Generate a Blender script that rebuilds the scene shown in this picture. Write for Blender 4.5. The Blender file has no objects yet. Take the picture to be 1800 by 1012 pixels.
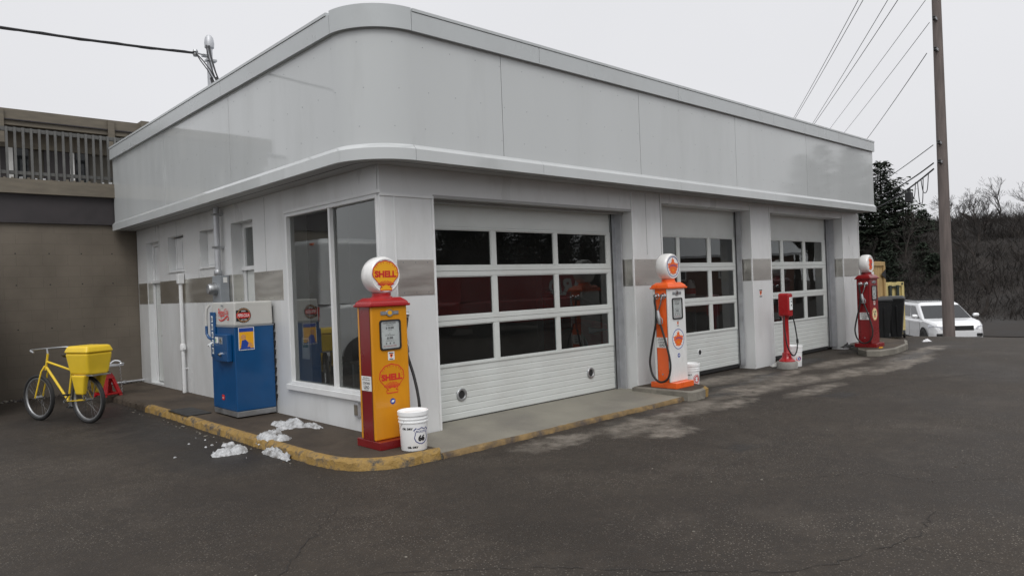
import bpy, bmesh, math, random
from mathutils import Vector, Matrix
R = math.radians
PI = math.pi
sc = bpy.context.scene
COL = sc.collection
random.seed(7)

# ------------------------------------------------------------------ camera
cam_d = bpy.data.cameras.new("camera"); cam = bpy.data.objects.new("camera", cam_d); COL.objects.link(cam)
cam_d.sensor_fit = 'HORIZONTAL'; cam_d.sensor_width = 36.0; cam_d.lens = 1258.0 / 1800 * 36.0
cam_d.clip_start = 0.05; cam_d.clip_end = 2000
yaw, pitch, roll = R(43.0623), R(-0.0659), R(-2.2283)
f = Vector((math.sin(yaw) * math.cos(pitch), math.cos(yaw) * math.cos(pitch), math.sin(pitch)))
r = Vector((math.cos(yaw), -math.sin(yaw), 0)); u = r.cross(f)
r2 = math.cos(roll) * r + math.sin(roll) * u; u2 = -math.sin(roll) * r + math.cos(roll) * u
cam.matrix_world = Matrix(((r2.x, u2.x, -f.x, -4.2854), (r2.y, u2.y, -f.y, -6.6361), (r2.z, u2.z, -f.z, 1.6833), (0, 0, 0, 1)))
sc.camera = cam

# ------------------------------------------------------------------ world, sun, exposure
SUN_EL, SUN_AZ = 48.0, 217.0            # overcast: a very soft sun behind the camera (azimuth clockwise from +y)
w = bpy.data.worlds.new("World"); sc.world = w; w.use_nodes = True
wt = w.node_tree; wt.nodes.clear()
def wn(t, **k):
    n = wt.nodes.new(t)
    for a, b in k.items(): setattr(n, a, b)
    return n
sky = wn('ShaderNodeTexSky', sky_type='NISHITA', sun_disc=False)
sky.sun_elevation = R(SUN_EL); sky.sun_rotation = R(SUN_AZ); sky.air_density = 1.0; sky.dust_density = 3.0
hs = wn('ShaderNodeHueSaturation'); hs.inputs['Saturation'].default_value = 0.12; hs.inputs['Value'].default_value = 1.0
tc = wn('ShaderNodeTexCoord'); sep = wn('ShaderNodeSeparateXYZ')
rmp = wn('ShaderNodeValToRGB')
rmp.color_ramp.elements[0].position = 0.0; rmp.color_ramp.elements[0].color = (0.78, 0.783, 0.81, 1)
rmp.color_ramp.elements[1].position = 1.0; rmp.color_ramp.elements[1].color = (1.5, 1.5, 1.53, 1)
e = rmp.color_ramp.elements.new(0.52); e.color = (0.85, 0.855, 0.885, 1)
nz = wn('ShaderNodeTexNoise'); nz.inputs['Scale'].default_value = 2.2; nz.inputs['Detail'].default_value = 4
nzr = wn('ShaderNodeMapRange'); nzr.inputs[3].default_value = 9.6; nzr.inputs[4].default_value = 10.8
vm = wn('ShaderNodeVectorMath', operation='SCALE')
mx = wn('ShaderNodeMix', data_type='RGBA'); mx.inputs[0].default_value = 0.9
bg = wn('ShaderNodeBackground'); bg.inputs['Strength'].default_value = 0.1
wo = wn('ShaderNodeOutputWorld')
L = wt.links.new
L(tc.outputs['Generated'], sep.inputs[0]); L(sep.outputs['Z'], rmp.inputs[0]); L(tc.outputs['Generated'], nz.inputs['Vector'])
L(nz.outputs['Fac'], nzr.inputs[0]); L(rmp.outputs[0], vm.inputs[0]); L(nzr.outputs[0], vm.inputs['Scale'])
L(sky.outputs[0], hs.inputs['Color']); L(hs.outputs[0], mx.inputs[6]); L(vm.outputs[0], mx.inputs[7])
L(mx.outputs[2], bg.inputs['Color']); L(bg.outputs[0], wo.inputs[0])
sd = bpy.data.lights.new("sun", 'SUN'); sd.energy = 1.15; sd.angle = R(30); sd.color = (1.0, 0.985, 0.96)
sun = bpy.data.objects.new("sun", sd); COL.objects.link(sun)
to_sun = Vector((math.sin(R(SUN_AZ)) * math.cos(R(SUN_EL)), math.cos(R(SUN_AZ)) * math.cos(R(SUN_EL)), math.sin(R(SUN_EL))))
sun.rotation_euler = to_sun.to_track_quat('Z', 'Y').to_euler()
sc.view_settings.view_transform = 'Standard'; sc.view_settings.look = 'None'
sc.view_settings.exposure = 0.0; sc.view_settings.gamma = 1.0; sc.view_settings.use_curve_mapping = False

# ------------------------------------------------------------------ materials
MATS = {}
def newmat(name):
    m = bpy.data.materials.new(name); m.use_nodes = True; m.node_tree.nodes.clear()
    t = m.node_tree
    def n(kind, **k):
        x = t.nodes.new(kind)
        for a, b in k.items(): setattr(x, a, b)
        return x
    out = n('ShaderNodeOutputMaterial')
    return m, t, n, out
def mat(name, col, rough=0.5, metal=0.0, var=0.12, scale=6.0, bump=0.0, bscale=40.0, spec=0.5, coat=0.0, dirt=None, dirt_amt=0.0, dscale=1.5, stretch=None, emit=0.0):
    """painted / plain surface: base colour with uneven tone, uneven gloss, optional dirt patches and bump"""
    if name in MATS: return MATS[name]
    m, t, n, out = newmat(name)
    b = n('ShaderNodeBsdfPrincipled'); t.links.new(b.outputs[0], out.inputs[0])
    b.inputs['Metallic'].default_value = metal; b.inputs['Specular IOR Level'].default_value = spec; b.inputs['Coat Weight'].default_value = coat
    b.inputs['Coat Roughness'].default_value = 0.12
    co = n('ShaderNodeTexCoord'); src = co.outputs['Object']
    if stretch:
        mp = n('ShaderNodeMapping'); mp.inputs['Scale'].default_value = stretch; t.links.new(src, mp.inputs[0]); src = mp.outputs[0]
    z = n('ShaderNodeTexNoise'); z.inputs['Scale'].default_value = scale; z.inputs['Detail'].default_value = 6; t.links.new(src, z.inputs['Vector'])
    mr = n('ShaderNodeMapRange'); mr.inputs[1].default_value = 0.3; mr.inputs[2].default_value = 0.7; mr.inputs[3].default_value = 1 - var; mr.inputs[4].default_value = 1 + var
    t.links.new(z.outputs['Fac'], mr.inputs[0])
    sc_ = n('ShaderNodeVectorMath', operation='SCALE'); sc_.inputs[0].default_value = col[:3]; t.links.new(mr.outputs[0], sc_.inputs['Scale'])
    colout = sc_.outputs[0]
    if dirt:
        z2 = n('ShaderNodeTexNoise'); z2.inputs['Scale'].default_value = dscale; z2.inputs['Detail'].default_value = 9; z2.inputs['Roughness'].default_value = 0.65; t.links.new(src, z2.inputs['Vector'])
        m2 = n('ShaderNodeMapRange'); m2.inputs[1].default_value = 0.48; m2.inputs[2].default_value = 0.72; m2.inputs[4].default_value = dirt_amt; t.links.new(z2.outputs['Fac'], m2.inputs[0])
        mm = n('ShaderNodeMix', data_type='RGBA'); t.links.new(m2.outputs[0], mm.inputs[0]); t.links.new(colout, mm.inputs[6]); mm.inputs[7].default_value = (*dirt, 1); colout = mm.outputs[2]
    t.links.new(colout, b.inputs['Base Color'])
    mr2 = n('ShaderNodeMapRange'); mr2.inputs[1].default_value = 0.3; mr2.inputs[2].default_value = 0.7; mr2.inputs[3].default_value = max(0.02, rough * 0.85); mr2.inputs[4].default_value = min(1, rough * 1.2)
    t.links.new(z.outputs['Fac'], mr2.inputs[0]); t.links.new(mr2.outputs[0], b.inputs['Roughness'])
    if bump:
        z3 = n('ShaderNodeTexNoise'); z3.inputs['Scale'].default_value = bscale; z3.inputs['Detail'].default_value = 4; t.links.new(src, z3.inputs['Vector'])
        bp = n('ShaderNodeBump'); bp.inputs['Strength'].default_value = min(1, bump); bp.inputs['Distance'].default_value = 0.01; t.links.new(z3.outputs['Fac'], bp.inputs['Height']); t.links.new(bp.outputs[0], b.inputs['Normal'])
    if emit:
        b.inputs['Emission Color'].default_value = (*col[:3], 1); b.inputs['Emission Strength'].default_value = emit
    MATS[name] = m
    return m
def glassmat(name, tint, boost=1.0, rough=0.0, dust=0.0):
    m, t, n, out = newmat(name)
    tr = n('ShaderNodeBsdfTransparent'); tr.inputs[0].default_value = (*tint, 1)
    gl = n('ShaderNodeBsdfGlossy'); gl.inputs['Roughness'].default_value = rough; gl.inputs['Color'].default_value = (0.97, 1, 0.985, 1)
    co = n('ShaderNodeTexCoord'); z = n('ShaderNodeTexNoise'); z.inputs['Scale'].default_value = 1.3
    bp = n('ShaderNodeBump'); bp.inputs['Strength'].default_value = 0.12; bp.inputs['Distance'].default_value = 0.01
    t.links.new(co.outputs['Object'], z.inputs['Vector']); t.links.new(z.outputs['Fac'], bp.inputs['Height']); t.links.new(bp.outputs[0], gl.inputs['Normal'])
    fr = n('ShaderNodeFresnel'); fr.inputs['IOR'].default_value = 1.5
    mu = n('ShaderNodeMath', operation='MULTIPLY', use_clamp=True); mu.inputs[1].default_value = boost
    ms = n('ShaderNodeMixShader')
    t.links.new(fr.outputs[0], mu.inputs[0]); t.links.new(mu.outputs[0], ms.inputs[0]); t.links.new(tr.outputs[0], ms.inputs[1]); t.links.new(gl.outputs[0], ms.inputs[2]); 
    if dust:                                                          # a thin film of dust, uneven
        df = n('ShaderNodeBsdfDiffuse'); df.inputs[0].default_value = (0.52, 0.52, 0.49, 1); z2 = n('ShaderNodeTexNoise'); z2.inputs['Scale'].default_value = 2.4; z2.inputs['Detail'].default_value = 8; z2.inputs['Roughness'].default_value = 0.7
        mr = n('ShaderNodeMapRange'); mr.inputs[1].default_value = 0.3; mr.inputs[2].default_value = 0.75; mr.inputs[3].default_value = dust * 0.5; mr.inputs[4].default_value = dust * 1.7; t.links.new(co.outputs['Object'], z2.inputs['Vector']); t.links.new(z2.outputs['Fac'], mr.inputs[0])
        m2 = n('ShaderNodeMixShader'); t.links.new(mr.outputs[0], m2.inputs[0]); t.links.new(ms.outputs[0], m2.inputs[1]); t.links.new(df.outputs[0], m2.inputs[2]); ms = m2
    t.links.new(ms.outputs[0], out.inputs[0])
    MATS[name] = m
    return m

FASCIA = mat("fascia_panel", (0.535, 0.555, 0.555), 0.045, var=0.03, scale=0.9, spec=0.6, dirt=(0.46, 0.475, 0.47), dirt_amt=0.6, dscale=1.6, bump=0.02, bscale=2, stretch=(1, 1, 0.22))
CAP = mat("cap_metal", (0.50, 0.525, 0.53), 0.28, var=0.03, scale=1.2, dirt=(0.42, 0.43, 0.43), dirt_amt=0.4, dscale=1.8)
WALL = mat("white_wall_panel", (0.68, 0.69, 0.69), 0.3, var=0.04, scale=1.4, dirt=(0.49, 0.49, 0.47), dirt_amt=0.55, dscale=1.8, bump=0.03, bscale=5, stretch=(1, 1, 0.3))
TRIM = mat("white_trim", (0.74, 0.75, 0.75), 0.4, var=0.04, scale=3, dirt=(0.55, 0.53, 0.5), dirt_amt=0.3, dscale=2.5)
DOORW = mat("door_white", (0.625, 0.65, 0.63), 0.35, var=0.03, scale=2, dirt=(0.50, 0.50, 0.47), dirt_amt=0.4, dscale=1.6)
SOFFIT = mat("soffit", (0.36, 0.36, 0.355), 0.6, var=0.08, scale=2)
DARK = mat("dark_gap", (0.02, 0.02, 0.02), 0.8)
RUBBER = mat("rubber", (0.018, 0.018, 0.018), 0.55, var=0.2)
STRIPE = mat("brushed_steel", (0.70, 0.68, 0.63), 0.37, metal=1.0, var=0.05, scale=1.5, stretch=(1, 1, 6), dirt=(0.52, 0.49, 0.45), dirt_amt=0.4, dscale=0.8)
STEEL = mat("dull_steel", (0.45, 0.46, 0.47), 0.42, metal=0.9, var=0.12, scale=8)
CHROME = mat("chrome", (0.62, 0.63, 0.64), 0.18, metal=1.0, var=0.08, scale=20)
GALV = mat("galvanized", (0.52, 0.53, 0.55), 0.5, metal=0.6, var=0.1, scale=9)
GREYP = mat("grey_paint", (0.26, 0.28, 0.30), 0.45, var=0.08)
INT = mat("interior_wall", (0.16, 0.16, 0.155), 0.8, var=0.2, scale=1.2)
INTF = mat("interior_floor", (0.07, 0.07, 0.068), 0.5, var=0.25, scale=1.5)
GLASS = glassmat("window_glass", (0.55, 0.57, 0.56), 2.05, 0.0, 0.035)
DGLASS = glassmat("door_glass", (0.43, 0.45, 0.45), 1.25, 0.0, 0.015)
CGLASS = glassmat("car_glass", (0.12, 0.13, 0.13), 1.2)
BLACKM = mat("black_ink", (0.012, 0.012, 0.014), 0.5)
WHITEP = mat("white_enamel", (0.78, 0.79, 0.78), 0.27, var=0.04, coat=0.25, dirt=(0.60, 0.58, 0.53), dirt_amt=0.35, dscale=3.5, stretch=(1, 1, 0.35))
YEL = mat("yellow_enamel", (0.67, 0.275, 0.010), 0.3, var=0.06, scale=3, coat=0.25, dirt=(0.46, 0.17, 0.012), dirt_amt=0.35, dscale=3.5, stretch=(1, 1, 0.35))
RED = mat("red_enamel", (0.36, 0.008, 0.011), 0.28, var=0.06, scale=4, coat=0.3)
DRED = mat("dark_red_enamel", (0.19, 0.007, 0.009), 0.3, var=0.06, scale=4, coat=0.3)
CRIM = mat("crimson_enamel", (0.22, 0.006, 0.008), 0.28, var=0.08, scale=4, coat=0.3)
ORG = mat("orange_enamel", (0.86, 0.13, 0.018), 0.28, var=0.05, scale=4, coat=0.3)
GLOBE = mat("globe_glass", (0.82, 0.81, 0.79), 0.15, var=0.02, coat=0.4)
DIALW = mat("dial_white", (0.80, 0.83, 0.82), 0.5, var=0.05)
BLUE = mat("blue_enamel", (0.001, 0.068, 0.205), 0.34, var=0.06, scale=5, coat=0.25, dirt=(0.002, 0.04, 0.14), dirt_amt=0.4)
CREAM = mat("cream_enamel", (0.54, 0.535, 0.505), 0.35, var=0.05, scale=4)
PRED = mat("print_red", (0.60, 0.02, 0.02), 0.45, var=0.05)
PYEL = mat("print_yellow", (0.86, 0.42, 0.015), 0.4, var=0.05)
PORG = mat("print_orange", (0.85, 0.15, 0.02), 0.45, var=0.05)
PBLUE = mat("print_blue", (0.015, 0.06, 0.34), 0.45, var=0.05)
PWHITE = mat("print_white", (0.78, 0.78, 0.76), 0.5, var=0.03)
SKIN = mat("print_tan", (0.62, 0.30, 0.12), 0.5)
BUCKET = mat("bucket_plastic", (0.90, 0.91, 0.91), 0.35, var=0.03, scale=6, dirt=(0.7, 0.68, 0.64), dirt_amt=0.2, dscale=5)

def asphalt():
    m, t, n, out = newmat("asphalt")
    lk = t.links.new
    b = n('ShaderNodeBsdfPrincipled'); lk(b.outputs[0], out.inputs[0])
    co = n('ShaderNodeTexCoord').outputs['Object']
    def noise(s, d=6, ro=0.6, vec=None):
        x = n('ShaderNodeTexNoise'); x.inputs['Scale'].default_value = s; x.inputs['Detail'].default_value = d; x.inputs['Roughness'].default_value = ro; lk(vec or co, x.inputs['Vector']); return x
    def rng(src, a, b_, c, d):
        x = n('ShaderNodeMapRange'); x.inputs[1].default_value = a; x.inputs[2].default_value = b_; x.inputs[3].default_value = c; x.inputs[4].default_value = d; lk(src, x.inputs[0]); return x.outputs[0]
    def mix(fac, A, B):
        x = n('ShaderNodeMix', data_type='RGBA')
        if isinstance(fac, float): x.inputs[0].default_value = fac
        else: lk(fac, x.inputs[0])
        for s, i in ((A, 6), (B, 7)):
            if isinstance(s, tuple): x.inputs[i].default_value = (*s, 1)
            else: lk(s, x.inputs[i])
        return x.outputs[2]
    def math_(op, a, b_):
        x = n('ShaderNodeMath', operation=op, use_clamp=False)
        for s, i in ((a, 0), (b_, 1)):
            if isinstance(s, (int, float)): x.inputs[i].default_value = s
            else: lk(s, x.inputs[i])
        return x.outputs[0]
    big = noise(0.35, 8, 0.62); mid = noise(2.2, 8, 0.7); fine = noise(60, 4, 0.7)
    base = mix(rng(big.outputs['Fac'], 0.35, 0.68, 0, 1), (0.031, 0.0242, 0.0185), (0.065, 0.053, 0.041))
    base = mix(rng(mid.outputs['Fac'], 0.45, 0.75, 0, 0.55), base, (0.029, 0.0225, 0.0175))
    base = mix(rng(noise(7.0, 6, 0.7).outputs['Fac'], 0.40, 0.66, 0.0, 0.5), base, (0.026, 0.022, 0.019)); base = mix(rng(noise(0.9, 9, 0.72).outputs['Fac'], 0.52, 0.70, 0.0, 0.55), base, (0.086, 0.071, 0.057))
    # stones of the aggregate
    vo = n('ShaderNodeTexVoronoi'); vo.inputs['Scale'].default_value = 85; vo.inputs['Randomness'].default_value = 1.0; lk(co, vo.inputs['Vector'])
    sp = n('ShaderNodeSeparateColor'); lk(vo.outputs['Color'], sp.inputs[0])
    stone = math_('MULTIPLY', rng(sp.outputs[0], 0.70, 0.92, 0, 1), rng(vo.outputs['Distance'], 0.30, 0.48, 1, 0))
    wear = rng(noise(0.8, 6, 0.6).outputs['Fac'], 0.40, 0.62, 0.25, 1)
    stone = math_('MULTIPLY', stone, wear)
    base = mix(math_('MULTIPLY', stone, 0.95), base, mix(sp.outputs[1], (0.12, 0.10, 0.08), (0.30, 0.27, 0.23)))
    base = mix(rng(fine.outputs['Fac'], 0.42, 0.62, 0.0, 0.45), base, (0.030, 0.028, 0.027))
    # dusty, dried patches along the concrete apron
    dist = n('ShaderNodeVectorMath', operation='ADD'); dn = noise(1.7, 8, 0.72)
    dsc = n('ShaderNodeVectorMath', operation='MULTIPLY_ADD'); lk(dn.outputs['Color'], dsc.inputs[0]); dsc.inputs[1].default_value = (0.9, 0.9, 0); dsc.inputs[2].default_value = (-0.45, -0.45, 0)
    lk(co, dist.inputs[0]); lk(dsc.outputs[0], dist.inputs[1])
    acc = None
    for cx, cy, rx, ry in [(1.35, -1.25, 0.65, 0.28), (2.55, -1.45, 0.75, 0.42), (2.45, -1.95, 0.35, 0.22), (3.7, -1.32, 0.95, 0.36), (5.5, -1.15, 1.1, 0.42), (4.4, -1.65, 0.6, 0.2), (6.9, -1.25, 0.9, 0.42), (8.2, -1.6, 1.2, 0.3), (6.6, -0.25, 1.3, 0.35), (7.2, -0.75, 1.7, 0.22), (9.6, -1.95, 1.5, 0.22), (6.2, -1.95, 0.9, 0.2), (12.6, -1.5, 1.3, 0.25), (9.6, -0.9, 1.2, 0.35), (10.8, -1.7, 1.4, 0.35)]:
        s = n('ShaderNodeVectorMath', operation='MULTIPLY_ADD'); lk(dist.outputs[0], s.inputs[0]); s.inputs[1].default_value = (1 / rx, 1 / ry, 0); s.inputs[2].default_value = (-cx / rx, -cy / ry, 0)
        l = n('ShaderNodeVectorMath', operation='LENGTH'); lk(s.outputs[0], l.inputs[0])
        v = rng(l.outputs['Value'], 0.55, 1.1, 1, 0)
        acc = v if acc is None else math_('MAXIMUM', acc, v)
    patch = math_('MULTIPLY', acc, rng(noise(3.5, 9, 0.75).outputs['Fac'], 0.36, 0.60, 0.1, 0.95))
    base = mix(patch, base, mix(fine.outputs['Fac'], (0.17, 0.148, 0.122), (0.28, 0.25, 0.215)))
    # oil and melt-water stains
    acc2 = None
    for cx, cy, rx, ry in [(-0.9, 1.0, .75, .9), (-1.5, 5.6, 1.2, .8), (2.2, -2.9, .22, .16), (5.8, -2.4, .3, .2), (4.9, -1.0, 0.55, 0.2), (9.2, -0.25, 1.1, 0.28), (-1.2, 1.1, 0.8, 1.0), (3.1, -1.12, 0.9, 0.13), (6.2, -0.75, 1.1, 0.16), (11.5, -1.6, 1.6, 0.2), (-1.4, 3.6, 0.55, 2.2), (7.4, -0.62, 0.5, 0.2)]:
        s = n('ShaderNodeVectorMath', operation='MULTIPLY_ADD'); lk(dist.outputs[0], s.inputs[0]); s.inputs[1].default_value = (1 / rx, 1 / ry, 0); s.inputs[2].default_value = (-cx / rx, -cy / ry, 0)
        l = n('ShaderNodeVectorMath', operation='LENGTH'); lk(s.outputs[0], l.inputs[0])
        v = rng(l.outputs['Value'], 0.5, 1.15, 1, 0)
        acc2 = v if acc2 is None else math_('MAXIMUM', acc2, v)
    wet = math_('MULTIPLY', acc2, rng(mid.outputs['Fac'], 0.3, 0.6, 0.4, 1.0))
    base = mix(math_('MULTIPLY', wet, 0.75), base, (0.018, 0.017, 0.017))
    lk(base, b.inputs['Base Color'])
    ro = rng(big.outputs['Fac'], 0.3, 0.7, 0.58, 0.85)
    lk(math_('SUBTRACT', ro, math_('MULTIPLY', wet, 0.28)), b.inputs['Roughness'])
    b.inputs['Specular IOR Level'].default_value = 0.22
    bp = n('ShaderNodeBump'); bp.inputs['Strength'].default_value = 0.55; bp.inputs['Distance'].default_value = 0.006
    h = math_('ADD', fine.outputs['Fac'], math_('MULTIPLY', vo.outputs['Distance'], -0.6)); lk(h, bp.inputs['Height']); lk(bp.outputs[0], b.inputs['Normal'])
    return m
ASPH = asphalt()
CRACK = mat("crack", (0.022, 0.019, 0.017), 0.9)
SLAB = mat("damp_concrete", (0.072, 0.056, 0.042), 0.75, spec=0.25, var=0.28, scale=1.6, bump=0.5, bscale=45, dirt=(0.030, 0.024, 0.019), dirt_amt=0.85, dscale=1.3)
APRON = mat("pale_concrete", (0.235, 0.22, 0.18), 0.65, var=0.14, scale=1.3, bump=0.35, bscale=55, dirt=(0.17, 0.155, 0.135), dirt_amt=0.8, dscale=0.9)
ISLE = mat("island_concrete", (0.20, 0.185, 0.155), 0.75, var=0.22, scale=2.5, bump=0.8, bscale=35, dirt=(0.08, 0.07, 0.06), dirt_amt=0.8, dscale=2.2)
CURBY = mat("worn_yellow_curb", (0.33, 0.205, 0.055), 0.75, var=0.3, scale=9, bump=1.0, bscale=45, dirt=(0.095, 0.08, 0.062), dirt_amt=1.5, dscale=9.0)
RUSTY = mat("rusty_lip", (0.22, 0.145, 0.06), 0.7, var=0.3, scale=9, bump=0.6, bscale=50, dirt=(0.085, 0.065, 0.05), dirt_amt=1.4, dscale=4)
SNOW = mat("dirty_snow", (0.50, 0.51, 0.52), 0.6, var=0.25, scale=30, bump=0.7, bscale=120, dirt=(0.12, 0.11, 0.10), dirt_amt=1.25, dscale=8)
SOIL = mat("hill_soil", (0.020, 0.016, 0.013), 0.95, var=0.4, scale=0.6, bump=0.5, bscale=3)
TWIG = mat("brown_twigs", (0.030, 0.0245, 0.021), 0.9, var=0.45, scale=0.35)
BARK = mat("bark", (0.055, 0.045, 0.038), 0.9, var=0.3, scale=6, bump=0.6, bscale=20)
NEEDLE = mat("conifer_needles", (0.028, 0.038, 0.026), 0.85, var=0.45, scale=0.9, spec=0.15)
BLOCK = mat("tan_block_paint", (0.135, 0.115, 0.092), 0.7, var=0.10, scale=1.2, dirt=(0.085, 0.072, 0.058), dirt_amt=0.6, dscale=1.0)
BRWOOD = mat("weathered_wood", (0.15, 0.13, 0.10), 0.75, var=0.2, scale=3, stretch=(1, 1, 5))
DKBAND = mat("dark_band", (0.035, 0.030, 0.032), 0.6, var=0.2)
GRWOOD = mat("grey_rail_wood", (0.12, 0.12, 0.115), 0.75, var=0.2, scale=5)
POLEW = mat("pole_wood", (0.15, 0.125, 0.115), 0.85, var=0.25, scale=5, stretch=(3, 3, 0.3), bump=0.5, bscale=20)
WIRE = mat("wire_black", (0.02, 0.02, 0.022), 0.6)
PLANK = mat("tan_plank", (0.44, 0.30, 0.13), 0.7, var=0.2, scale=4, stretch=(6, 6, 0.6))
PLANKY = mat("cream_plank", (0.56, 0.46, 0.20), 0.7, var=0.18, scale=4, stretch=(6, 6, 0.6))
BINB = mat("bin_black", (0.012, 0.013, 0.014), 0.45, var=0.15)
CARW = mat("car_white", (0.78, 0.79, 0.80), 0.2, var=0.02, coat=0.6)
CARR = mat("car_red", (0.42, 0.012, 0.015), 0.2, var=0.03, coat=0.6)
LAMP = mat("lens_clear", (0.7, 0.72, 0.78), 0.12, var=0.05, coat=0.5)
REDLENS = mat("lens_red", (0.5, 0.01, 0.01), 0.15)
BYEL = mat("bike_box_yellow", (0.80, 0.55, 0.03), 0.4, var=0.05)
CONC = mat("concrete_base", (0.26, 0.25, 0.23), 0.8, var=0.2, scale=8, bump=0.6, bscale=50)
SHINGLE = mat("snowy_roof", (0.72, 0.73, 0.75), 0.7, var=0.08)
BRICKR = mat("brick_house", (0.20, 0.10, 0.07), 0.8, var=0.2, scale=6)

# ------------------------------------------------------------------ mesh helpers
class MB:
    def __init__(s): s.v = []; s.f = []; s.m = []; s.sm = []; s.mats = []
    def mi(s, m):
        if m not in s.mats: s.mats.append(m)
        return s.mats.index(m)
    def add(s, vs, fs, m, smooth=False):
        o = len(s.v); k = s.mi(m)
        s.v += [tuple(p) for p in vs]
        for q in fs: s.f.append([o + i for i in q]); s.m.append(k); s.sm.append(smooth)
        return s
    def box(s, x0, x1, y0, y1, z0, z1, m, tf=None):
        vs = [Vector(p) for p in ((x0, y0, z0), (x1, y0, z0), (x1, y1, z0), (x0, y1, z0), (x0, y0, z1), (x1, y0, z1), (x1, y1, z1), (x0, y1, z1))]
        if tf: vs = [tf @ p for p in vs]
        return s.add(vs, [(0, 3, 2, 1), (4, 5, 6, 7), (0, 1, 5, 4), (1, 2, 6, 5), (2, 3, 7, 6), (3, 0, 4, 7)], m)
    def frus(s, b, t, z0, z1, m):     # b,t = (x0,x1,y0,y1)
        vs = [(b[0], b[2], z0), (b[1], b[2], z0), (b[1], b[3], z0), (b[0], b[3], z0), (t[0], t[2], z1), (t[1], t[2], z1), (t[1], t[3], z1), (t[0], t[3], z1)]
        return s.add(vs, [(0, 3, 2, 1), (4, 5, 6, 7), (0, 1, 5, 4), (1, 2, 6, 5), (2, 3, 7, 6), (3, 0, 4, 7)], m)
    def tube(s, pts, rad, m, n=8, cap=True):
        pts = [Vector(p) for p in pts]
        rs = rad if isinstance(rad, (list, tuple)) else [rad] * len(pts)
        vs = []; fs = []; up = None
        for i, p in enumerate(pts):
            d = (pts[min(i + 1, len(pts) - 1)] - pts[max(i - 1, 0)]).normalized()
            if up is None: up = d.orthogonal().normalized()
            up = (up - d * up.dot(d)); up = up.normalized() if up.length > 1e-6 else d.orthogonal().normalized()
            sd_ = d.cross(up)
            for k in range(n):
                a = 2 * PI * k / n; vs.append(p + (up * math.cos(a) + sd_ * math.sin(a)) * rs[i])
        for i in range(len(pts) - 1):
            for k in range(n): fs.append((i * n + k, i * n + (k + 1) % n, (i + 1) * n + (k + 1) % n, (i + 1) * n + k))
        if cap: fs.append(tuple(range(n - 1, -1, -1))); fs.append(tuple((len(pts) - 1) * n + k for k in range(n)))
        return s.add(vs, fs, m, True)
    def lathe(s, prof, m, n=24, tf=None, cap=True, smooth=True):    # prof (r,z) about z
        vs = []; fs = []
        for r_, z in prof:
            for k in range(n):
                a = 2 * PI * k / n; vs.append(Vector((r_ * math.cos(a), r_ * math.sin(a), z)))
        for i in range(len(prof) - 1):
            for k in range(n): fs.append((i * n + k, i * n + (k + 1) % n, (i + 1) * n + (k + 1) % n, (i + 1) * n + k))
        if cap: fs.append(tuple(range(n - 1, -1, -1))); fs.append(tuple((len(prof) - 1) * n + k for k in range(n)))
        if tf: vs = [tf @ p for p in vs]
        return s.add(vs, fs, m, smooth)
    def prism(s, poly, F, w0, w1, m):      # poly of (u,v) counter-clockwise on frame F
        n = len(poly); o, ex, ey = F; nn = ex.cross(ey)
        vs = [o + ex * a + ey * b + nn * w0 for a, b in poly] + [o + ex * a + ey * b + nn * w1 for a, b in poly]
        fs = [tuple(range(n - 1, -1, -1)), tuple(range(n, 2 * n))] + [(i, (i + 1) % n, n + (i + 1) % n, n + i) for i in range(n)]
        return s.add(vs, fs, m)
    def ring(s, pa, pb, F, w0, w1, m):     # band between outline pa (outer) and pb (inner)
        n = len(pa); o, ex, ey = F; nn = ex.cross(ey)
        P = lambda q, w_: [o + ex * a + ey * b + nn * w_ for a, b in q]
        vs = P(pa, w1) + P(pb, w1) + P(pa, w0) + P(pb, w0)
        fs = []
        for i in range(n):
            j = (i + 1) % n
            fs += [(i, j, n + j, n + i), (2 * n + i, 2 * n + j, j, i), (n + i, n + j, 3 * n + j, 3 * n + i)]
        return s.add(vs, fs, m)
    def sweep(s, path, prof, m, smooth=False, ends=True):   # path of ((x,y),(nx,ny)); prof closed of (off,z)
        n = len(prof); vs = []; fs = []
        for (p, q) in path:
            for off, z in prof: vs.append((p[0] + q[0] * off, p[1] + q[1] * off, z))
        for i in range(len(path) - 1):
            for k in range(n): fs.append((i * n + k, (i + 1) * n + k, (i + 1) * n + (k + 1) % n, i * n + (k + 1) % n))
        if ends: fs.append(tuple(range(n))); fs.append(tuple((len(path) - 1) * n + k for k in range(n - 1, -1, -1)))
        return s.add(vs, fs, m, smooth)
    def obj(s, name, parent=None, loc=None, bevel=0.0, seg=2, smooth_angle=None, fix=True):
        me = bpy.data.meshes.new(name); me.from_pydata(s.v, [], s.f)
        for m in s.mats: me.materials.append(m)
        me.polygons.foreach_set('material_index', s.m); me.polygons.foreach_set('use_smooth', s.sm)
        me.update()
        if fix:
            bm = bmesh.new(); bm.from_mesh(me); bmesh.ops.recalc_face_normals(bm, faces=bm.faces[:]); bm.to_mesh(me); bm.free()
        if any(s.sm): me.set_sharp_from_angle(angle=R(38))
        o = bpy.data.objects.new(name, me); COL.objects.link(o)
        if parent: o.parent = parent
        if loc: o.location = loc
        if bevel:
            b = o.modifiers.new("bevel", 'BEVEL'); b.width = bevel; b.segments = seg; b.limit_method = 'ANGLE'; b.angle_limit = R(35)
        return o
def V(*a): return Vector(a)
def FY(x, y, z): return (V(x, y, z), V(1, 0, 0), V(0, 0, 1))       # plane facing -y
def FX(x, y, z): return (V(x, y, z), V(0, -1, 0), V(0, 0, 1))      # plane facing -x
def circ(cx, cy, rx, ry=None, n=32):
    ry = ry or rx
    return [(cx + rx * math.cos(2 * PI * k / n), cy + ry * math.sin(2 * PI * k / n)) for k in range(n)]
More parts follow.
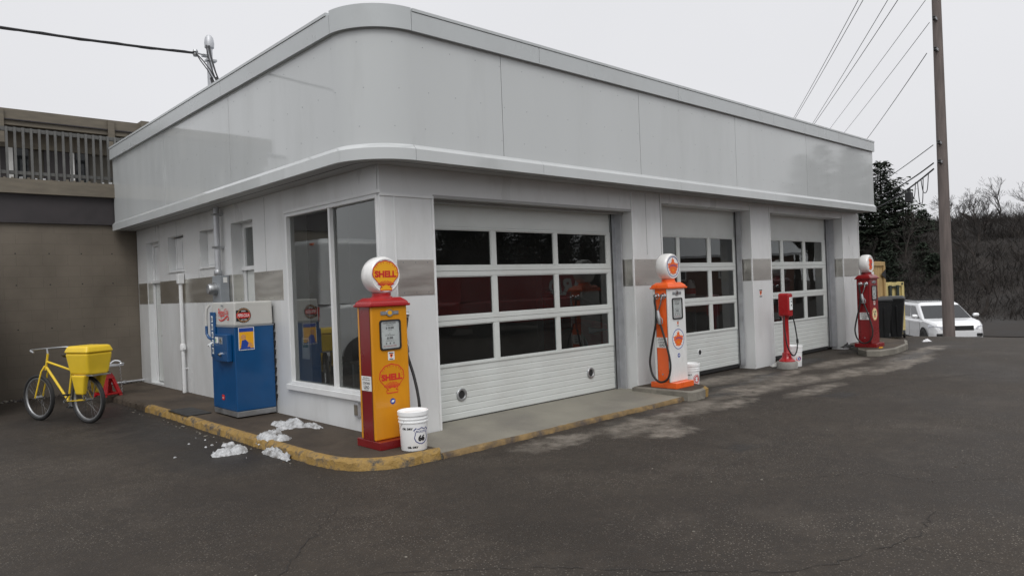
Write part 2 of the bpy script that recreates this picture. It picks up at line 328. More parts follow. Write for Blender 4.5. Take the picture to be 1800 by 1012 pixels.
def rrect(x0, x1, y0, y1, rd, n=5):
    out = []
    for cx, cy, a0 in ((x1 - rd, y0 + rd, -90), (x1 - rd, y1 - rd, 0), (x0 + rd, y1 - rd, 90), (x0 + rd, y0 + rd, 180)):
        for k in range(n + 1): a = R(a0 + 90 * k / n); out.append((cx + rd * math.cos(a), cy + rd * math.sin(a)))
    return out
def rect(x0, x1, y0, y1): return [(x0, y0), (x1, y0), (x1, y1), (x0, y1)]
_tx = {}
def textgeo(string, bold, shear, spacing):
    key = (string, bold, shear, spacing)
    if key not in _tx:
        c = bpy.data.curves.new("lettering", 'FONT'); c.body = string; c.size = 1.0; c.align_x = 'CENTER'; c.align_y = 'CENTER'; c.offset = bold; c.shear = shear; c.space_character = spacing; c.resolution_u = 3
        o = bpy.data.objects.new("lettering", c); me = o.to_mesh()
        _tx[key] = ([tuple(v.co) for v in me.vertices], [tuple(p.vertices) for p in me.polygons])
        o.to_mesh_clear(); bpy.data.objects.remove(o); bpy.data.curves.remove(c)
    return _tx[key]
def text(mb, string, F, cx, cy, h, m, w=0.003, bold=0.0, shear=0.0, sx=1.0, width=None, spacing=1.0, bend=None):
    """flat lettering on frame F centred at (cx,cy); h = capital height; width fits the line"""
    vs, fs = textgeo(string, bold, shear, spacing)
    xs = [v[0] for v in vs]; ys = [v[1] for v in vs]
    x0, x1, y0, y1 = min(xs), max(xs), min(ys), max(ys)
    k = h / (y1 - y0); kx = (width / (x1 - x0)) if width else k * sx
    o, ex, ey = F; nn = ex.cross(ey); out = []
    for v in vs:
        a = cx + (v[0] - (x0 + x1) / 2) * kx; b = cy + (v[1] - (y0 + y1) / 2) * k
        if bend: b += bend(a, b)
        out.append(o + ex * a + ey * b + nn * w)
    mb.add(out, fs, m)
def thing(name, label, cat, loc=(0, 0, 0), rz=0.0, group=None):
    o = bpy.data.objects.new(name, None); COL.objects.link(o); o.location = loc; o.rotation_euler = (0, 0, rz); o.empty_display_size = 0.2
    o['label'] = label; o['category'] = cat
    if group: o['group'] = group
    return o
def tag(o, label, cat, group=None, kind=None):
    o['label'] = label; o['category'] = cat
    if group: o['group'] = group
    if kind: o['kind'] = kind
    return o
def struct(o, label=None, cat=None):
    o['kind'] = 'structure'
    if label: o['label'] = label; o['category'] = cat
    return o
def smooth(t): t = max(0.0, min(1.0, t)); return t * t * (3 - 2 * t)
#@@SETTING
# ------------------------------------------------------------------ ground
def gz(x, y):
    z = -1.36 * smooth((x - 15.6 + 0.12 * y) / 9.5) if x > 10 else 0.0
    if x > 34: z += 7.2 * smooth((x - 36) / 40.0) * smooth((y + 22) / 14.0)
    return z
xs = [-420, -120, -40, -15] + [-10 + 2 * i for i in range(12)] + [13 + 0.75 * i for i in range(20)] + [28 + 2.5 * i for i in range(24)] + [100, 150, 260, 430]
ys = [-420, -120, -60, -36] + [-30 + 2.5 * i for i in range(32)] + [60, 90, 150, 430]
vs = [(x, y, gz(x, y)) for y in ys for x in xs]; nx = len(xs)
m = MB(); m.add(vs, [(j * nx + i, j * nx + i + 1, (j + 1) * nx + i + 1, (j + 1) * nx + i) for j in range(len(ys) - 1) for i in range(nx - 1)], ASPH, True)
struct(m.obj("ground"), "dark worn asphalt lot with pale dusty patches along the concrete apron", "asphalt")
xs = [33 + 3 * i for i in range(24)] + [120, 200, 400]; ys = [-30 + 4 * i for i in range(26)] + [90, 150, 400]; nx = len(xs); rr = random.Random(3)
vs = [(x, y, gz(x, y) + (0.03 if x < 36 else 0.03 + 0.5 * rr.random())) for y in ys for x in xs]
m = MB(); m.add(vs, [(j * nx + i, j * nx + i + 1, (j + 1) * nx + i + 1, (j + 1) * nx + i) for j in range(len(ys) - 1) for i in range(nx - 1)], SOIL, True)
struct(m.obj("hillside"), "brown bare hillside beyond the road", "hill")
# cracks: thin ragged ribbons
def crack(pts, wd, seed):
    q = random.Random(seed); P = []
    for (a, b), (c, d) in zip(pts, pts[1:]):
        n = max(2, int(math.hypot(c - a, d - b) / 0.05))
        for i in range(n): t = i / n; P.append((a + (c - a) * t + q.gauss(0, 0.012), b + (d - b) * t + q.gauss(0, 0.012)))
    P.append(pts[-1]); vs = []; fs = []
    for i, p in enumerate(P):
        a = P[max(0, i - 1)]; b = P[min(len(P) - 1, i + 1)]; dx, dy = b[0] - a[0], b[1] - a[1]; l = math.hypot(dx, dy) or 1
        h = wd * (0.15 + q.random()) * 0.27 * min(1, i / 4 + 0.1, (len(P) - 1 - i) / 4 + 0.1)
        vs += [(p[0] - dy / l * h, p[1] + dx / l * h, 0.004), (p[0] + dy / l * h, p[1] - dx / l * h, 0.004)]
    for i in range(len(P) - 1): fs.append((2 * i, 2 * i + 1, 2 * i + 3, 2 * i + 2))
    return vs, fs
m = MB()
for i, (pts, wd) in enumerate([([(-1.42, -1.42), (-1.55, -1.62), (-1.72, -1.75), (-2.0, -2.06), (-2.12, -2.15), (-2.31, -2.4), (-2.6, -2.62)], 0.012),
        ([(-2.3, -2.7), (-1.9, -3.0), (-1.3, -3.55), (-0.8, -4.2), (-0.41, -4.67), (-0.1, -4.83), (0.2, -4.91), (0.42, -4.98), (0.7, -5.03), (1.3, -4.95)], 0.013),
        ([(0.42, -4.98), (0.44, -5.18), (0.5, -5.6)], 0.010), ([(1.3, -3.7), (2.05, -4.28), (2.0, -4.73), (2.6, -5.2)], 0.010),
        ([(4.9, -1.25), (5.4, -1.7), (6.3, -1.9), (7.2, -2.5)], 0.016), ([(6.5, -2.6), (8.0, -2.9), (9.8, -3.6)], 0.018), ([(8.6, -1.2), (10.2, -1.6), (12.5, -1.8)], 0.018)]):
    m.add(*crack(pts, wd, i), CRACK)
struct(m.obj("asphalt_cracks", fix=False), "thin dark cracks wandering across the asphalt", "cracks")

def outline_slab(name, poly, z, m_top, curb=None, m_curb=None, zfun=None):
    """raised slab: top polygon and vertical faces down to the ground; optional painted curb strip"""
    mb = MB(); n = len(poly)
    vs = [(a, b, z) for a, b in poly] + [(a, b, -0.05) for a, b in poly]
    mb.add(vs, [tuple(range(n))] + [(i, (i + 1) % n, n + (i + 1) % n, n + i) for i in range(n)], m_top)
    return mb
edge = [(-0.965, 8.74), (-0.97, 6.4), (-0.955, 5.2), (-0.935, 4.04), (-0.95, 3.0), (-0.945, 2.29), (-0.94, 1.14), (-0.935, 0.3), (-0.925, -0.1), (-0.89, -0.36), (-0.82, -0.56), (-0.71, -0.70), (-0.57, -0.81), (-0.40, -0.865), (-0.23, -0.885), (0.02, -0.905)]
def offs(path, d):
    out = []
    for i, p in enumerate(path):
        a = path[max(0, i - 1)]; b = path[min(len(path) - 1, i + 1)]; dx, dy = b[0] - a[0], b[1] - a[1]; l = math.hypot(dx, dy)
        out.append((p[0] - dy / l * d, p[1] + dx / l * d))
    return out
def dens(path, step):
    out = []
    for (a, b), (c, d) in zip(path, path[1:]):
        n = max(1, int(math.hypot(c - a, d - b) / step))
        for i in range(n): out.append((a + (c - a) * i / n, b + (d - b) * i / n))
    return out + [path[-1]]
inner = offs(edge, 0.08)
mb = outline_slab("sidewalk", inner + [(0.02, -0.02), (0.0, -0.02), (0.0, 8.74)], 0.10, SLAB)
struct(mb.obj("sidewalk"), "damp stained concrete walk along the side of the garage", "sidewalk")
def curb(path, name, m_, label, z=0.10, wd=0.082, seed=1, amp=0.014):
    q = random.Random(seed); P = dens(path, 0.05); I = offs(P, wd); vs = []; fs = []
    for (a, b), (c, d) in zip(P, I):
        j = q.gauss(0, amp); k = q.gauss(0, amp)
        ox, oy = (a - c) / wd, (b - d) / wd
        vs += [(c, d, z + 0.003), (a - ox * 0.035, b - oy * 0.035, z + k * 0.25 + 0.003), (a + ox * j * 0.5, b + oy * j * 0.5, z - 0.028 + k * 0.6), (a + ox * (0.012 + j * 0.4), b + oy * (0.012 + j * 0.4), -0.03)]
    for i in range(len(P) - 1):
        for k in range(3): fs.append((4 * i + k, 4 * i + k + 1, 4 * i + k + 5, 4 * i + k + 4))
    n = len(P) - 1; fs += [(0, 1, 2, 3), (4 * n + 3, 4 * n + 2, 4 * n + 1, 4 * n)]
    mb = MB(); mb.add(vs, fs, m_, True); o = mb.obj(name); struct(o, label, "curb"); return o
curb(edge[2:], "curb", CURBY, "worn yellow painted curb edge rounding the corner by the yellow pump", seed=2)
curb(edge[:3], "curb", SLAB, "bare unpainted concrete curb edge near the brown building", seed=5)
# apron in front of the first door
mb = MB()
ap = [(0.03, -0.02), (0.03, -0.895), (4.28, -0.90), (4.28, -0.02), (4.43, -0.02), (4.43, 0.36), (0.72, 0.36), (0.72, -0.02)]
zt = lambda y: 0.052 + 0.022 * (y + 0.9) / 1.2
n = len(ap); mb.add([(a, b, zt(b)) for a, b in ap] + [(a, b, -0.05) for a, b in ap], [tuple(range(n))] + [(i, (i + 1) % n, n + (i + 1) % n, n + i) for i in range(n)], APRON)
struct(mb.obj("concrete_apron"), "pale concrete apron in front of the nearest garage door", "apron")
q = random.Random(9); P = dens([(0.03, -0.90), (1.0, -0.905), (2.0, -0.90), (3.0, -0.91), (4.27, -0.905)], 0.05); vs = []; fs = []
for a, b in P:
    j = q.gauss(0, 0.008); ww = 0.014 + 0.010 * math.sin(a * 3.1) + q.gauss(0, 0.004)
    vs += [(a, b + ww, zt(b) + 0.004), (a, b - 0.004 + j * 0.5, zt(b) + 0.003), (a, b - 0.02 + j, zt(b) - 0.022), (a, b - 0.022 + j, -0.02)]
for i in range(len(P) - 1):
    for k in range(3): fs.append((4 * i + k, 4 * i + k + 1, 4 * i + k + 5, 4 * i + k + 4))
mb = MB(); mb.add(vs, fs, RUSTY, True); struct(mb.obj("apron_lip"), "chipped rusty yellow lip along the front of the apron", "curb")
# pump islands
def island(poly, z, label, name, front_mat, nseed, ym=None):
    q = random.Random(nseed); P = dens(poly + [poly[0]], 0.06)[:-1]; n = len(P)
    cx = sum(p[0] for p in P) / n; cy = sum(p[1] for p in P) / n; vs = []; fs = []
    for a, b in P:
        j = q.gauss(0, 0.010); l = math.hypot(a - cx, b - cy); ux, uy = (a - cx) / l, (b - cy) / l
        vs += [(a - ux * 0.05, b - uy * 0.05, z), (a + ux * j * .5, b + uy * j * .5, z - 0.02 + j * 0.4), (a + ux * (j + 0.008), b + uy * (j + 0.008), -0.5)]
    mb = MB()
    for i in range(n):
        j = (i + 1) % n
        mm = ym if (ym and (P[i][0] > poly[0][0] + 0.38 and P[i][1] < -0.78)) else front_mat
        mb.add([vs[3 * i], vs[3 * i + 1], vs[3 * j + 1], vs[3 * j]], [(0, 1, 2, 3)], mm); mb.add([vs[3 * i + 1], vs[3 * i + 2], vs[3 * j + 2], vs[3 * j + 1]], [(0, 1, 2, 3)], mm)
    mb.add([vs[3 * i] for i in range(n)], [tuple(range(n))], SLAB)
    return struct(mb.obj(name), label, "pump island")
island([(4.285, -0.01), (4.285, -0.97), (4.33, -1.03), (4.60, -1.03), (4.84, -0.96), (4.99, -0.82), (5.05, -0.6), (5.05, -0.01)], 0.135, "broken concrete island with a yellow corner under the orange and white pump", "pump_island", ISLE, 4, CURBY)
island([(12.25, -0.01), (12.05, -0.25), (11.15, -0.62), (10.85, -0.90), (10.98, -1.12), (11.5, -1.22), (12.6, -1.1), (13.6, -0.75), (14.0, -0.1), (13.9, 1.5), (13.02, 1.5), (13.02, -0.01)], 0.125, "long weathered concrete island under the red pump", "pump_island", ISLE, 6)

# ------------------------------------------------------------------ the garage
G = thing("service_garage", "white service garage with rounded overhanging fascia and three glazed bay doors", "garage", (0, 0, 0))
RAD = 0.6
def fpath(s0, s1):
    """piece of the fascia line by length: left side (8.5) + arc + front side"""
    LL = 8.5; A = RAD * PI / 2; pts = []
    def at(s):
        if s <= LL: return ((-0.4, 8.7 - s), (-1, 0))
        if s <= LL + A:
            a = PI + (s - LL) / RAD; c = (math.cos(a), math.sin(a)); return ((0.2 + RAD * c[0], 0.2 + RAD * c[1]), c)
        return ((0.2 + s - LL - A, -0.4), (0, -1))
    ss = [s0] + [LL + A * k / 20 for k in range(21) if s0 < LL + A * k / 20 < s1] + [s1]
    return [at(s) for s in ss]
def sy(y): return 8.7 - y
def sx(x): return 8.5 + RAD * PI / 2 + x - 0.2
END = sx(12.93)
def pieces(cuts, gap):
    c = [0] + cuts + [END]; return [(a + (gap / 2 if a else 0), b - (gap / 2 if b != END else 0)) for a, b in zip(c, c[1:])]
mb = MB()
for a, b in pieces([sy(5.7), sy(3.01), sx(1.497), sx(4.184), sx(6.87), sx(9.56)], 0.009):
    mb.sweep(fpath(a, b), [(0, 3.19), (0, 4.44), (-0.02, 4.44), (-0.02, 3.19)], FASCIA, True)
FB = mb
mb = MB(); mb.sweep(fpath(0.02, END - 0.02), [(-0.022, 3.10), (-0.022, 4.62), (-0.06, 4.62), (-0.06, 3.10)], DARK); mb.obj("fascia_backing", G)
mb = FB
for i in range(0, 60):                                             # screw heads in two rows on the panels
    for z in (3.42, 3.82, 4.30):
        s = 0.3 + i * 0.372 + (0.06 if z == 3.82 else 0)
        if s > END - 0.1: continue
        (p, nrm) = fpath(s, s + 0.01)[0]
        mb.sweep(fpath(s - 0.0045, s + 0.0045), [(0.002, z - 0.0045), (0.002, z + 0.0045), (-0.001, z + 0.0045), (-0.001, z - 0.0045)], GREYP)
mb.obj("fascia", G)
mb = MB()
for i, (a, b) in enumerate(pieces([sy(5.69), sy(3.136), sy(0.15), sx(0.19), sx(2.11), sx(5.13), sx(8.17), sx(11.0)], 0.006)):
    top = 4.675 if i == 3 else 4.635
    mb.sweep(fpath(a, b), [(0.05, 4.435), (0.052, top), (-0.02, top), (-0.02, 4.60), (-0.001, 4.435)], CAP, True)
cp = mb.obj("parapet_cap", G)
mb = MB()
for a, b in ((0, sy(0.2)), (sx(0.2), sx(4.6)), (sx(4.606), sx(8.9)), (sx(8.906), END)):
    mb.sweep(fpath(a, b), [(0.060, 4.640), (0.060, 4.672), (-0.16, 4.685), (-0.16, 4.640)], CAP)
mb.obj("cap_flashing", cp)
mb = MB()
for a, b in pieces([sy(3.14), sx(0.19), sx(2.12), sx(5.12), sx(8.155), sx(11.0)], 0.005):
    mb.sweep(fpath(a, b), [(0.045, 3.065), (0.045, 3.185), (0.010, 3.222), (0.001, 3.235), (0.001, 3.065)], FASCIA, True)
mb.obj("fascia_lip", G)
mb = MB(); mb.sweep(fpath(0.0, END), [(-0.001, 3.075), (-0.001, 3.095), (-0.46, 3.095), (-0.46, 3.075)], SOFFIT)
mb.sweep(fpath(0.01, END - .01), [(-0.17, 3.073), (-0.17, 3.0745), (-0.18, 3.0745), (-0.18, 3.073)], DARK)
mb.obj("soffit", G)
mb = MB(); mb.box(0.25, 12.9, 0.25, 8.68, 4.30, 4.42, GREYP); mb.sweep(fpath(0.03, END - 0.03), [(-0.065, 4.30), (-0.065, 4.42), (-0.59, 4.42), (-0.59, 4.30)], GREYP); mb.obj("roof", G)
# walls
TOP = 3.076
def wallgrid(mb, axis, a0, a1, z0, z1, d0, d1, opens, m):
    cuts = sorted(set([a0, a1] + [o for q in opens for o in q[:2]]))
    for a, b in zip(cuts, cuts[1:]):
        zz = [(z0, z1)]
        for (oa, ob, oz0, oz1) in opens:
            if oa <= a + 1e-6 and ob >= b - 1e-6: zz = [s for s in ((z0, oz0), (oz1, z1)) if s[1] - s[0] > 0.005]; break
        for p, q in zz:
            if axis == 'x': mb.box(a, b, d0, d1, p, q, m)
            else: mb.box(d0, d1, a, b, p, q, m)
mb = MB()
wallgrid(mb, 'x', 0.66, 13.0, -0.5, TOP, 0.0, 0.32, [(0.72, 4.43, -0.5, 2.785), (5.2, 8.0, -0.5, 2.925), (8.75, 12.08, -0.5, 2.925)], WALL)
mb.box(0.0, 0.66, 0.0, 0.035, 2.74, TOP, WALL); mb.box(0.06, 0.66, 0.0, 0.05, -0.05, 2.74, WALL); mb.box(0, 0.06, 0, 0.05, -0.05, 2.74, TRIM)
mb.obj("front_wall", G)
mb = MB()
WO = [(0.05, 2.27, 0.53, 2.75), (3.31, 4.09, 0.10, 2.80), (4.59, 5.38, 2.195, 2.79), (6.14, 6.94, 2.195, 2.81), (7.46, 8.20, 0.13, 2.79)]
wallgrid(mb, 'y', 0.05, 8.78, -0.3, TOP, 0.0, 0.30, WO, WALL)
mb.obj("side_wall", G)
mb = MB(); mb.box(12.7, 13.0, 0.33, 9.4, -0.6, 4.35, WALL); mb.box(0, 12.69, 9.1, 9.4, -0.3, 4.35, WALL); mb.obj("rear_wall", G)
# wall panel joints and trims
mb = MB()
for x0, x1 in ((0.170, 0.187), (0.694, 0.722), (4.428, 4.455), (5.178, 5.202), (7.998, 8.022), (8.728, 8.752), (12.078, 12.10), (12.965, 13.003)): mb = MB(); mb.box(x0, x1, -0.012, -0.0, 0.06, 2.734 if x1 < 1 else 3.05, TRIM); mb.obj("corner_trim", G)
mb = MB()
mb.box(-0.004, 0.72, -0.016, -0.0, 2.735, 2.765, TRIM); mb.box(-0.016, -0.0, -0.016, 2.30, 2.765, 2.80, TRIM)
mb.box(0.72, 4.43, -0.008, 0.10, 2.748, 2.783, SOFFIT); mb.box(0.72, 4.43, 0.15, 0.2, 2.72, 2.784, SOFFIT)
mb.obj("head_trim", G)
for b in ((4.80, 4.803, -0.0015, 0.0, 2.10, 3.05), (5.1745, 5.1775, -0.0015, 0, 2.0, 3.06), (-0.0015, 0, 6.48, 6.483, 0.1, 3.05), (-0.0015, 0, 2.9, 2.903, 0.1, 3.05)): mb = MB(); mb.box(*b, DARK); mb.obj("panel_joint", G)
# steel bands
def band(name, boxes):
    mb = MB()
    for b in boxes: mb.box(*b, STRIPE)
    k = mb
    for (x0, x1, y0, y1, z0, z1) in boxes:
        lng = max(x1 - x0, y1 - y0); n = max(2, int(lng / 0.16))
        for i in range(n):
            t = (i + 0.5) / n
            for z in (z0 + 0.03, z1 - 0.03):
                if x1 - x0 > y1 - y0: k.box(x0 + t * (x1 - x0) - 0.005, x0 + t * (x1 - x0) + 0.005, y0 - 0.002, y0, z - 0.005, z + 0.005, GREYP)
                else: k.box(x0 - 0.002, x0, y0 + t * (y1 - y0) - 0.005, y0 + t * (y1 - y0) + 0.005, z - 0.005, z + 0.005, GREYP)
    mb.obj(name, G)
S1, S2 = 1.634, 2.034
band("steel_band", [(0.19, 0.692, -0.005, 0.0, S1, S2)])
band("steel_band", [(4.457, 5.176, -0.005, 0.0, S1, S2)]); band("steel_band", [(4.425, 4.43, 0.01, 0.30, S1, S2)])
band("steel_band", [(8.024, 8.726, -0.005, 0.0, S1, S2)]); band("steel_band", [(7.995, 8.0, 0.01, 0.30, S1, S2)])
band("steel_band", [(12.102, 12.96, -0.005, 0.0, S1, S2)]); band("steel_band", [(12.075, 12.08, 0.01, 0.30, S1, S2)])
band("steel_band", [(-0.005, 0, 2.40, 3.30, S1, S2)]); band("steel_band", [(-0.005, 0, 4.10, 5.76, S1, S2)]); band("steel_band", [(-0.005, 0, 5.764, 7.45, S1, S2)]); band("steel_band", [(-0.005, 0, 8.21, 8.74, S1, S2)])
band("steel_band", [(0.01, 0.16, 4.084, 4.089, S1, S2)]); band("steel_band", [(0.01, 0.09, 8.194, 8.199, S1, S2)])
# bay doors
def bay_door(x0, x1, glass, top, vents, holes, label, openx):
    D = thing("garage_door", label, "x", (0, 0, 0)); del D['category']; D.parent = G
    yf = 0.30
    mb = MB(); mb.box(x0, x1, yf, yf + 0.045, 2.455, top, DOORW); mb.obj("top_panel", D, bevel=0.004)
    mb = MB()                                                         # ribbed bottom section
    zz = [0.085]
    while zz[-1] < 0.735: zz.append(min(0.735, zz[-1] + 0.081))
    prof = []
    for a, b in zip(zz, zz[1:]): prof += [(yf, a + 0.008), (yf, b - 0.010), (yf + 0.007, b - 0.004), (yf + 0.007, b + 0.003)]
    vs = [(x, y, z) for y, z in prof for x in (x0, x1)]
    mb.add(vs, [(2 * i, 2 * i + 1, 2 * i + 3, 2 * i + 2) for i in range(len(prof) - 1)], DOORW); mb.box(x0, x1, yf + 0.008, yf + 0.05, 0.085, 0.735, DOORW)
    mb.obj("bottom_panel", D)
    mb = MB(); mb.box(x0 - 0.03, x1 + 0.02, yf + 0.01, yf + 0.04, 0.02, 0.084, RUBBER); mb.obj("door_seal", D)
    mb = MB()                                                         # frame: rails, stiles, mullions
    rails = [(0.737, 0.766), (1.245, 1.298), (1.302, 1.357), (1.845, 1.905), (1.909, 1.972), (2.425, 2.453)]
    for a, b in rails: mb.box(x0, x1, yf - 0.012, yf + 0.04, a, b, DOORW)
    rows = [(0.766, 1.245), (1.357, 1.845), (1.972, 2.425)]
    edges = [x0] + [g for p in glass for g in p] + [x1]
    for z0, z1 in rows:
        for a, b in zip(edges[0::2], edges[1::2]): mb.box(a, b, yf - 0.010, yf + 0.038, z0, z1, DOORW)
    for (a, b) in glass:                                              # glazing beads
        for z0, z1 in rows:
            mb.box(a, a + 0.012, yf - 0.004, yf + 0.03, z0, z1, DOORW); mb.box(b - 0.012, b, yf - 0.004, yf + 0.03, z0, z1, DOORW)
            mb.box(a + 0.012, b - 0.012, yf - 0.004, yf + 0.03, z0, z0 + 0.012, DOORW); mb.box(a + 0.012, b - 0.012, yf - 0.004, yf + 0.03, z1 - 0.012, z1, DOORW)
    mb.obj("door_frame", D, bevel=0.003, seg=1)
    for (a, b) in glass:
        for z0, z1 in rows:
            pm = MB(); pm.add([(a, yf + 0.012, z0), (b, yf + 0.012, z0), (b, yf + 0.012, z1), (a, yf + 0.012, z1)], [(0, 1, 2, 3)], DGLASS); pm.obj("glass_pane", D, fix=False)
    for x, z in vents:
        mb = MB(); T = Matrix.Translation((x, yf, z)) @ Matrix.Rotation(R(90), 4, 'X')
        mb.lathe([(0.052, -0.01), (0.078, -0.01), (0.080, 0.012), (0.074, 0.018), (0.056, 0.018), (0.050, 0.010), (0.048, 0.001)], STEEL, 28, T, cap=False)
        mb.lathe([(0.049, -0.004), (0.049, 0.003)], DARK, 24, T); mb.obj("exhaust_port", D)
    for x, z in holes:
        mb = MB(); T = Matrix.Translation((x, yf, z)) @ Matrix.Rotation(R(90), 4, 'X')
        mb.lathe([(0.045, -0.004), (0.045, 0.006), (0.062, 0.006), (0.064, -0.002)], TRIM, 24, T, cap=False); mb.lathe([(0.044, -0.002), (0.044, 0.004)], DARK, 24, T); mb.obj("exhaust_port", D)
    mb = MB(); mb.box(x1 + 0.004, openx - 0.002, yf - 0.02, yf + 0.02, 0.06, top - 0.01, STEEL); mb.box(x1 + 0.002, x1 + 0.022, yf - 0.03, yf - 0.021, 0.06, top - 0.01, DARK)
    mb.box(openx - 0.05, openx - 0.035, yf - 0.13, yf - 0.02, 0.06, top - 0.02, GALV)
    mb.obj("door_track", D)
bay_door(0.66, 4.27, [(0.76, 1.854), (1.933, 3.027), (3.097, 4.182)], 2.83, [(1.27, 0.381), (3.71, 0.380)], [], "wide nearest bay door with two round exhaust ports", 4.43)
bay_door(5.1, 7.93, [(5.20, 6.05), (6.12, 7.008), (7.10, 7.885)], 2.96, [], [(6.63, 0.417)], "middle bay door with one small black port", 8.0)
bay_door(8.68, 11.85, [(8.76, 9.757), (9.857, 10.762), (10.87, 11.72)], 2.98, [], [], "farthest bay door beside the red pump", 12.08)
# show window on the side
mb = MB()
mb.box(-0.012, 0.07, 0.05, 0.085, 0.53, 2.75, TRIM); mb.box(-0.012, 0.07, 2.235, 2.275, 0.50, 2.75, TRIM); mb.box(-0.012, 0.07, 0.085, 2.235, 2.715, 2.75, TRIM); mb.box(-0.012, 0.07, 0.085, 2.235, 0.53, 0.565, TRIM)
mb.box(-0.004, 0.07, 1.098, 1.145, 0.565, 2.715, TRIM)
wf = mb.obj("show_window", G, bevel=0.004)
mb = MB(); mb.box(-0.045, -0.0, -0.01, 2.34, 0.455, 0.528, TRIM); mb.obj("sill", wf, bevel=0.006)
for a, b in ((0.085, 1.098), (1.145, 2.235)):
    pm = MB(); pm.add([(0.045, b, 0.565), (0.045, a, 0.565), (0.045, a, 2.715), (0.045, b, 2.715)], [(0, 1, 2, 3)], GLASS); pm.obj("glass_pane", wf, fix=False)
# small high windows, two doors
for y0, y1 in ((4.59, 5.38), (6.14, 6.94)):
    mb = MB(); mb.box(0.125, 0.26, y0, y1, 2.195, 2.79, TRIM); mb.box(0.11, 0.125, y0 + 0.06, y0 + 0.36, 2.24, 2.75, TRIM); mb.box(0.11, 0.125, y0 + 0.42, y1 - 0.06, 2.24, 2.75, TRIM)
    o = mb.obj("blocked_window", G, bevel=0.004); mb = MB(); mb.box(-0.02, 0.108, y0 - 0.02, y1 + 0.02, 2.175, 2.194, TRIM); mb.obj("sill", o)
def side_door(y0, y1, z0, ztop, zmid, d):
    mb = MB(); mb.box(d, d + .07, y0, y0 + 0.07, z0, ztop, TRIM); mb.box(d, d + .07, y1 - 0.07, y1, z0, ztop, TRIM); mb.box(d, d + .07, y0 + 0.07, y1 - 0.07, ztop - 0.07, ztop, TRIM); mb.box(d - .03, d + .07, y0, y1, zmid, zmid + 0.06, TRIM)
    o = mb.obj("side_door", G, bevel=0.004)
    mb = MB(); mb.box(d + .0245, d + .0248, y0 + 0.07, y0 + 0.082, z0, zmid, DARK); mb.box(d + .0245, d + .0248, y1 - 0.082, y1 - 0.07, z0, zmid, DARK); mb.box(d - .02, d + .02, y0, y0 + 0.006, z0, ztop, DARK); mb.obj("door_gap", o)
    mb = MB(); mb.box(d + .025, d + .06, y0 + 0.075, y1 - 0.075, z0 + 0.02, zmid - 0.004, DOORW); mb.obj("door_leaf", o)
    pm = MB(); pm.add([(d + .03, y1 - 0.075, zmid + 0.065), (d + .03, y0 + 0.075, zmid + 0.065), (d + .03, y0 + 0.075, ztop - 0.075), (d + .03, y1 - 0.075, ztop - 0.075)], [(0, 1, 2, 3)], GLASS if y0 < 5 else TRIM); pm.obj("transom", o, fix=False)
    mb = MB(); T = Matrix.Translation((d + .025, y0 + 0.15, 1.03)) @ Matrix.Rotation(R(-90), 4, 'Y'); mb.lathe([(0.028, 0), (0.028, 0.01), (0.012, 0.015), (0.012, 0.04), (0.03, 0.05), (0.032, 0.07), (0.02, 0.08)], CHROME, 16, T); mb.obj("door_knob", o)
side_door(3.31, 4.09, 0.10, 2.80, 2.09, 0.17); side_door(7.46, 8.20, 0.13, 2.79, 2.02, 0.10)
mb = MB(); mb.box(-0.04, 0.0, 0.55, 0.64, 0.27, 0.43, GALV); mb.box(-0.048, -0.04, 0.56, 0.63, 0.29, 0.41, BRWOOD); mb.obj("outlet_box", G, bevel=0.006)
# small decal on the pier between the second and third doors
def shield_decal(F, cx, cy, s, parent, back=True):
    mb = MB()
    if back: mb.prism(rect(cx - s * .5, cx + s * .5, cy - s * .55, cy + s * .55), F, 0.0, 0.0015, PWHITE)
    mb.prism([(cx - s * .36, cy + s * .30), (cx - s * .36, cy + s * .42), (cx + s * .36, cy + s * .42), (cx + s * .36, cy + s * .30)][::-1], F, 0.0015, 0.002, BLACKM)
    mb.prism([(cx, cy - s * .3), (cx + s * .22, cy - s * .05), (cx + s * .26, cy + s * .26), (cx - s * .26, cy + s * .26), (cx - s * .22, cy - s * .05)], F, 0.0015, 0.0022, PORG)
    mb.prism([(cx + s * .02, cy - s * .12), (cx + s * .17, cy + s * .05), (cx + s * .05, cy + s * .2), (cx - s * .12, cy + s * .12)], F, 0.0022, 0.003, BLACKM)
    mb.prism(rect(cx - s * .3, cx + s * .3, cy - s * .48, cy - s * .36), F, 0.0015, 0.0022, BLACKM)
    return mb.obj("decal", parent)
shield_decal(FY(0, 0, 0), 8.30, 1.39, 0.15, G, False)
# the inside of the bays
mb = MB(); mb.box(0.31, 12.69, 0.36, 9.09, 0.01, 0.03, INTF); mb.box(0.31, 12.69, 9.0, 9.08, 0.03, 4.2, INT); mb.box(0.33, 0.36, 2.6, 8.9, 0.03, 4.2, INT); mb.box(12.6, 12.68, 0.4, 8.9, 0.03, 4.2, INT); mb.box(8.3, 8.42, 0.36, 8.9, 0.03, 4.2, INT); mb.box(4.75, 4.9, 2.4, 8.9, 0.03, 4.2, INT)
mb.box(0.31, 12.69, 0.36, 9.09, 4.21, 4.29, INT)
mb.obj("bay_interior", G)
mb = MB()                                                             # bench under the show window
mb.box(0.34, 0.62, 0.42, 1.35, 0.80, 0.83, BRWOOD); mb.box(0.36, 0.40, 0.44, 0.48, 0.03, 0.80, GREYP); mb.box(0.36, 0.40, 1.29, 1.33, 0.03, 0.80, GREYP)
#@@OBJECTS
bench = thing("work_bench", "brown work bench standing inside the show window", "bench", (0, 0, 0)); mb.obj("bench_frame", bench)
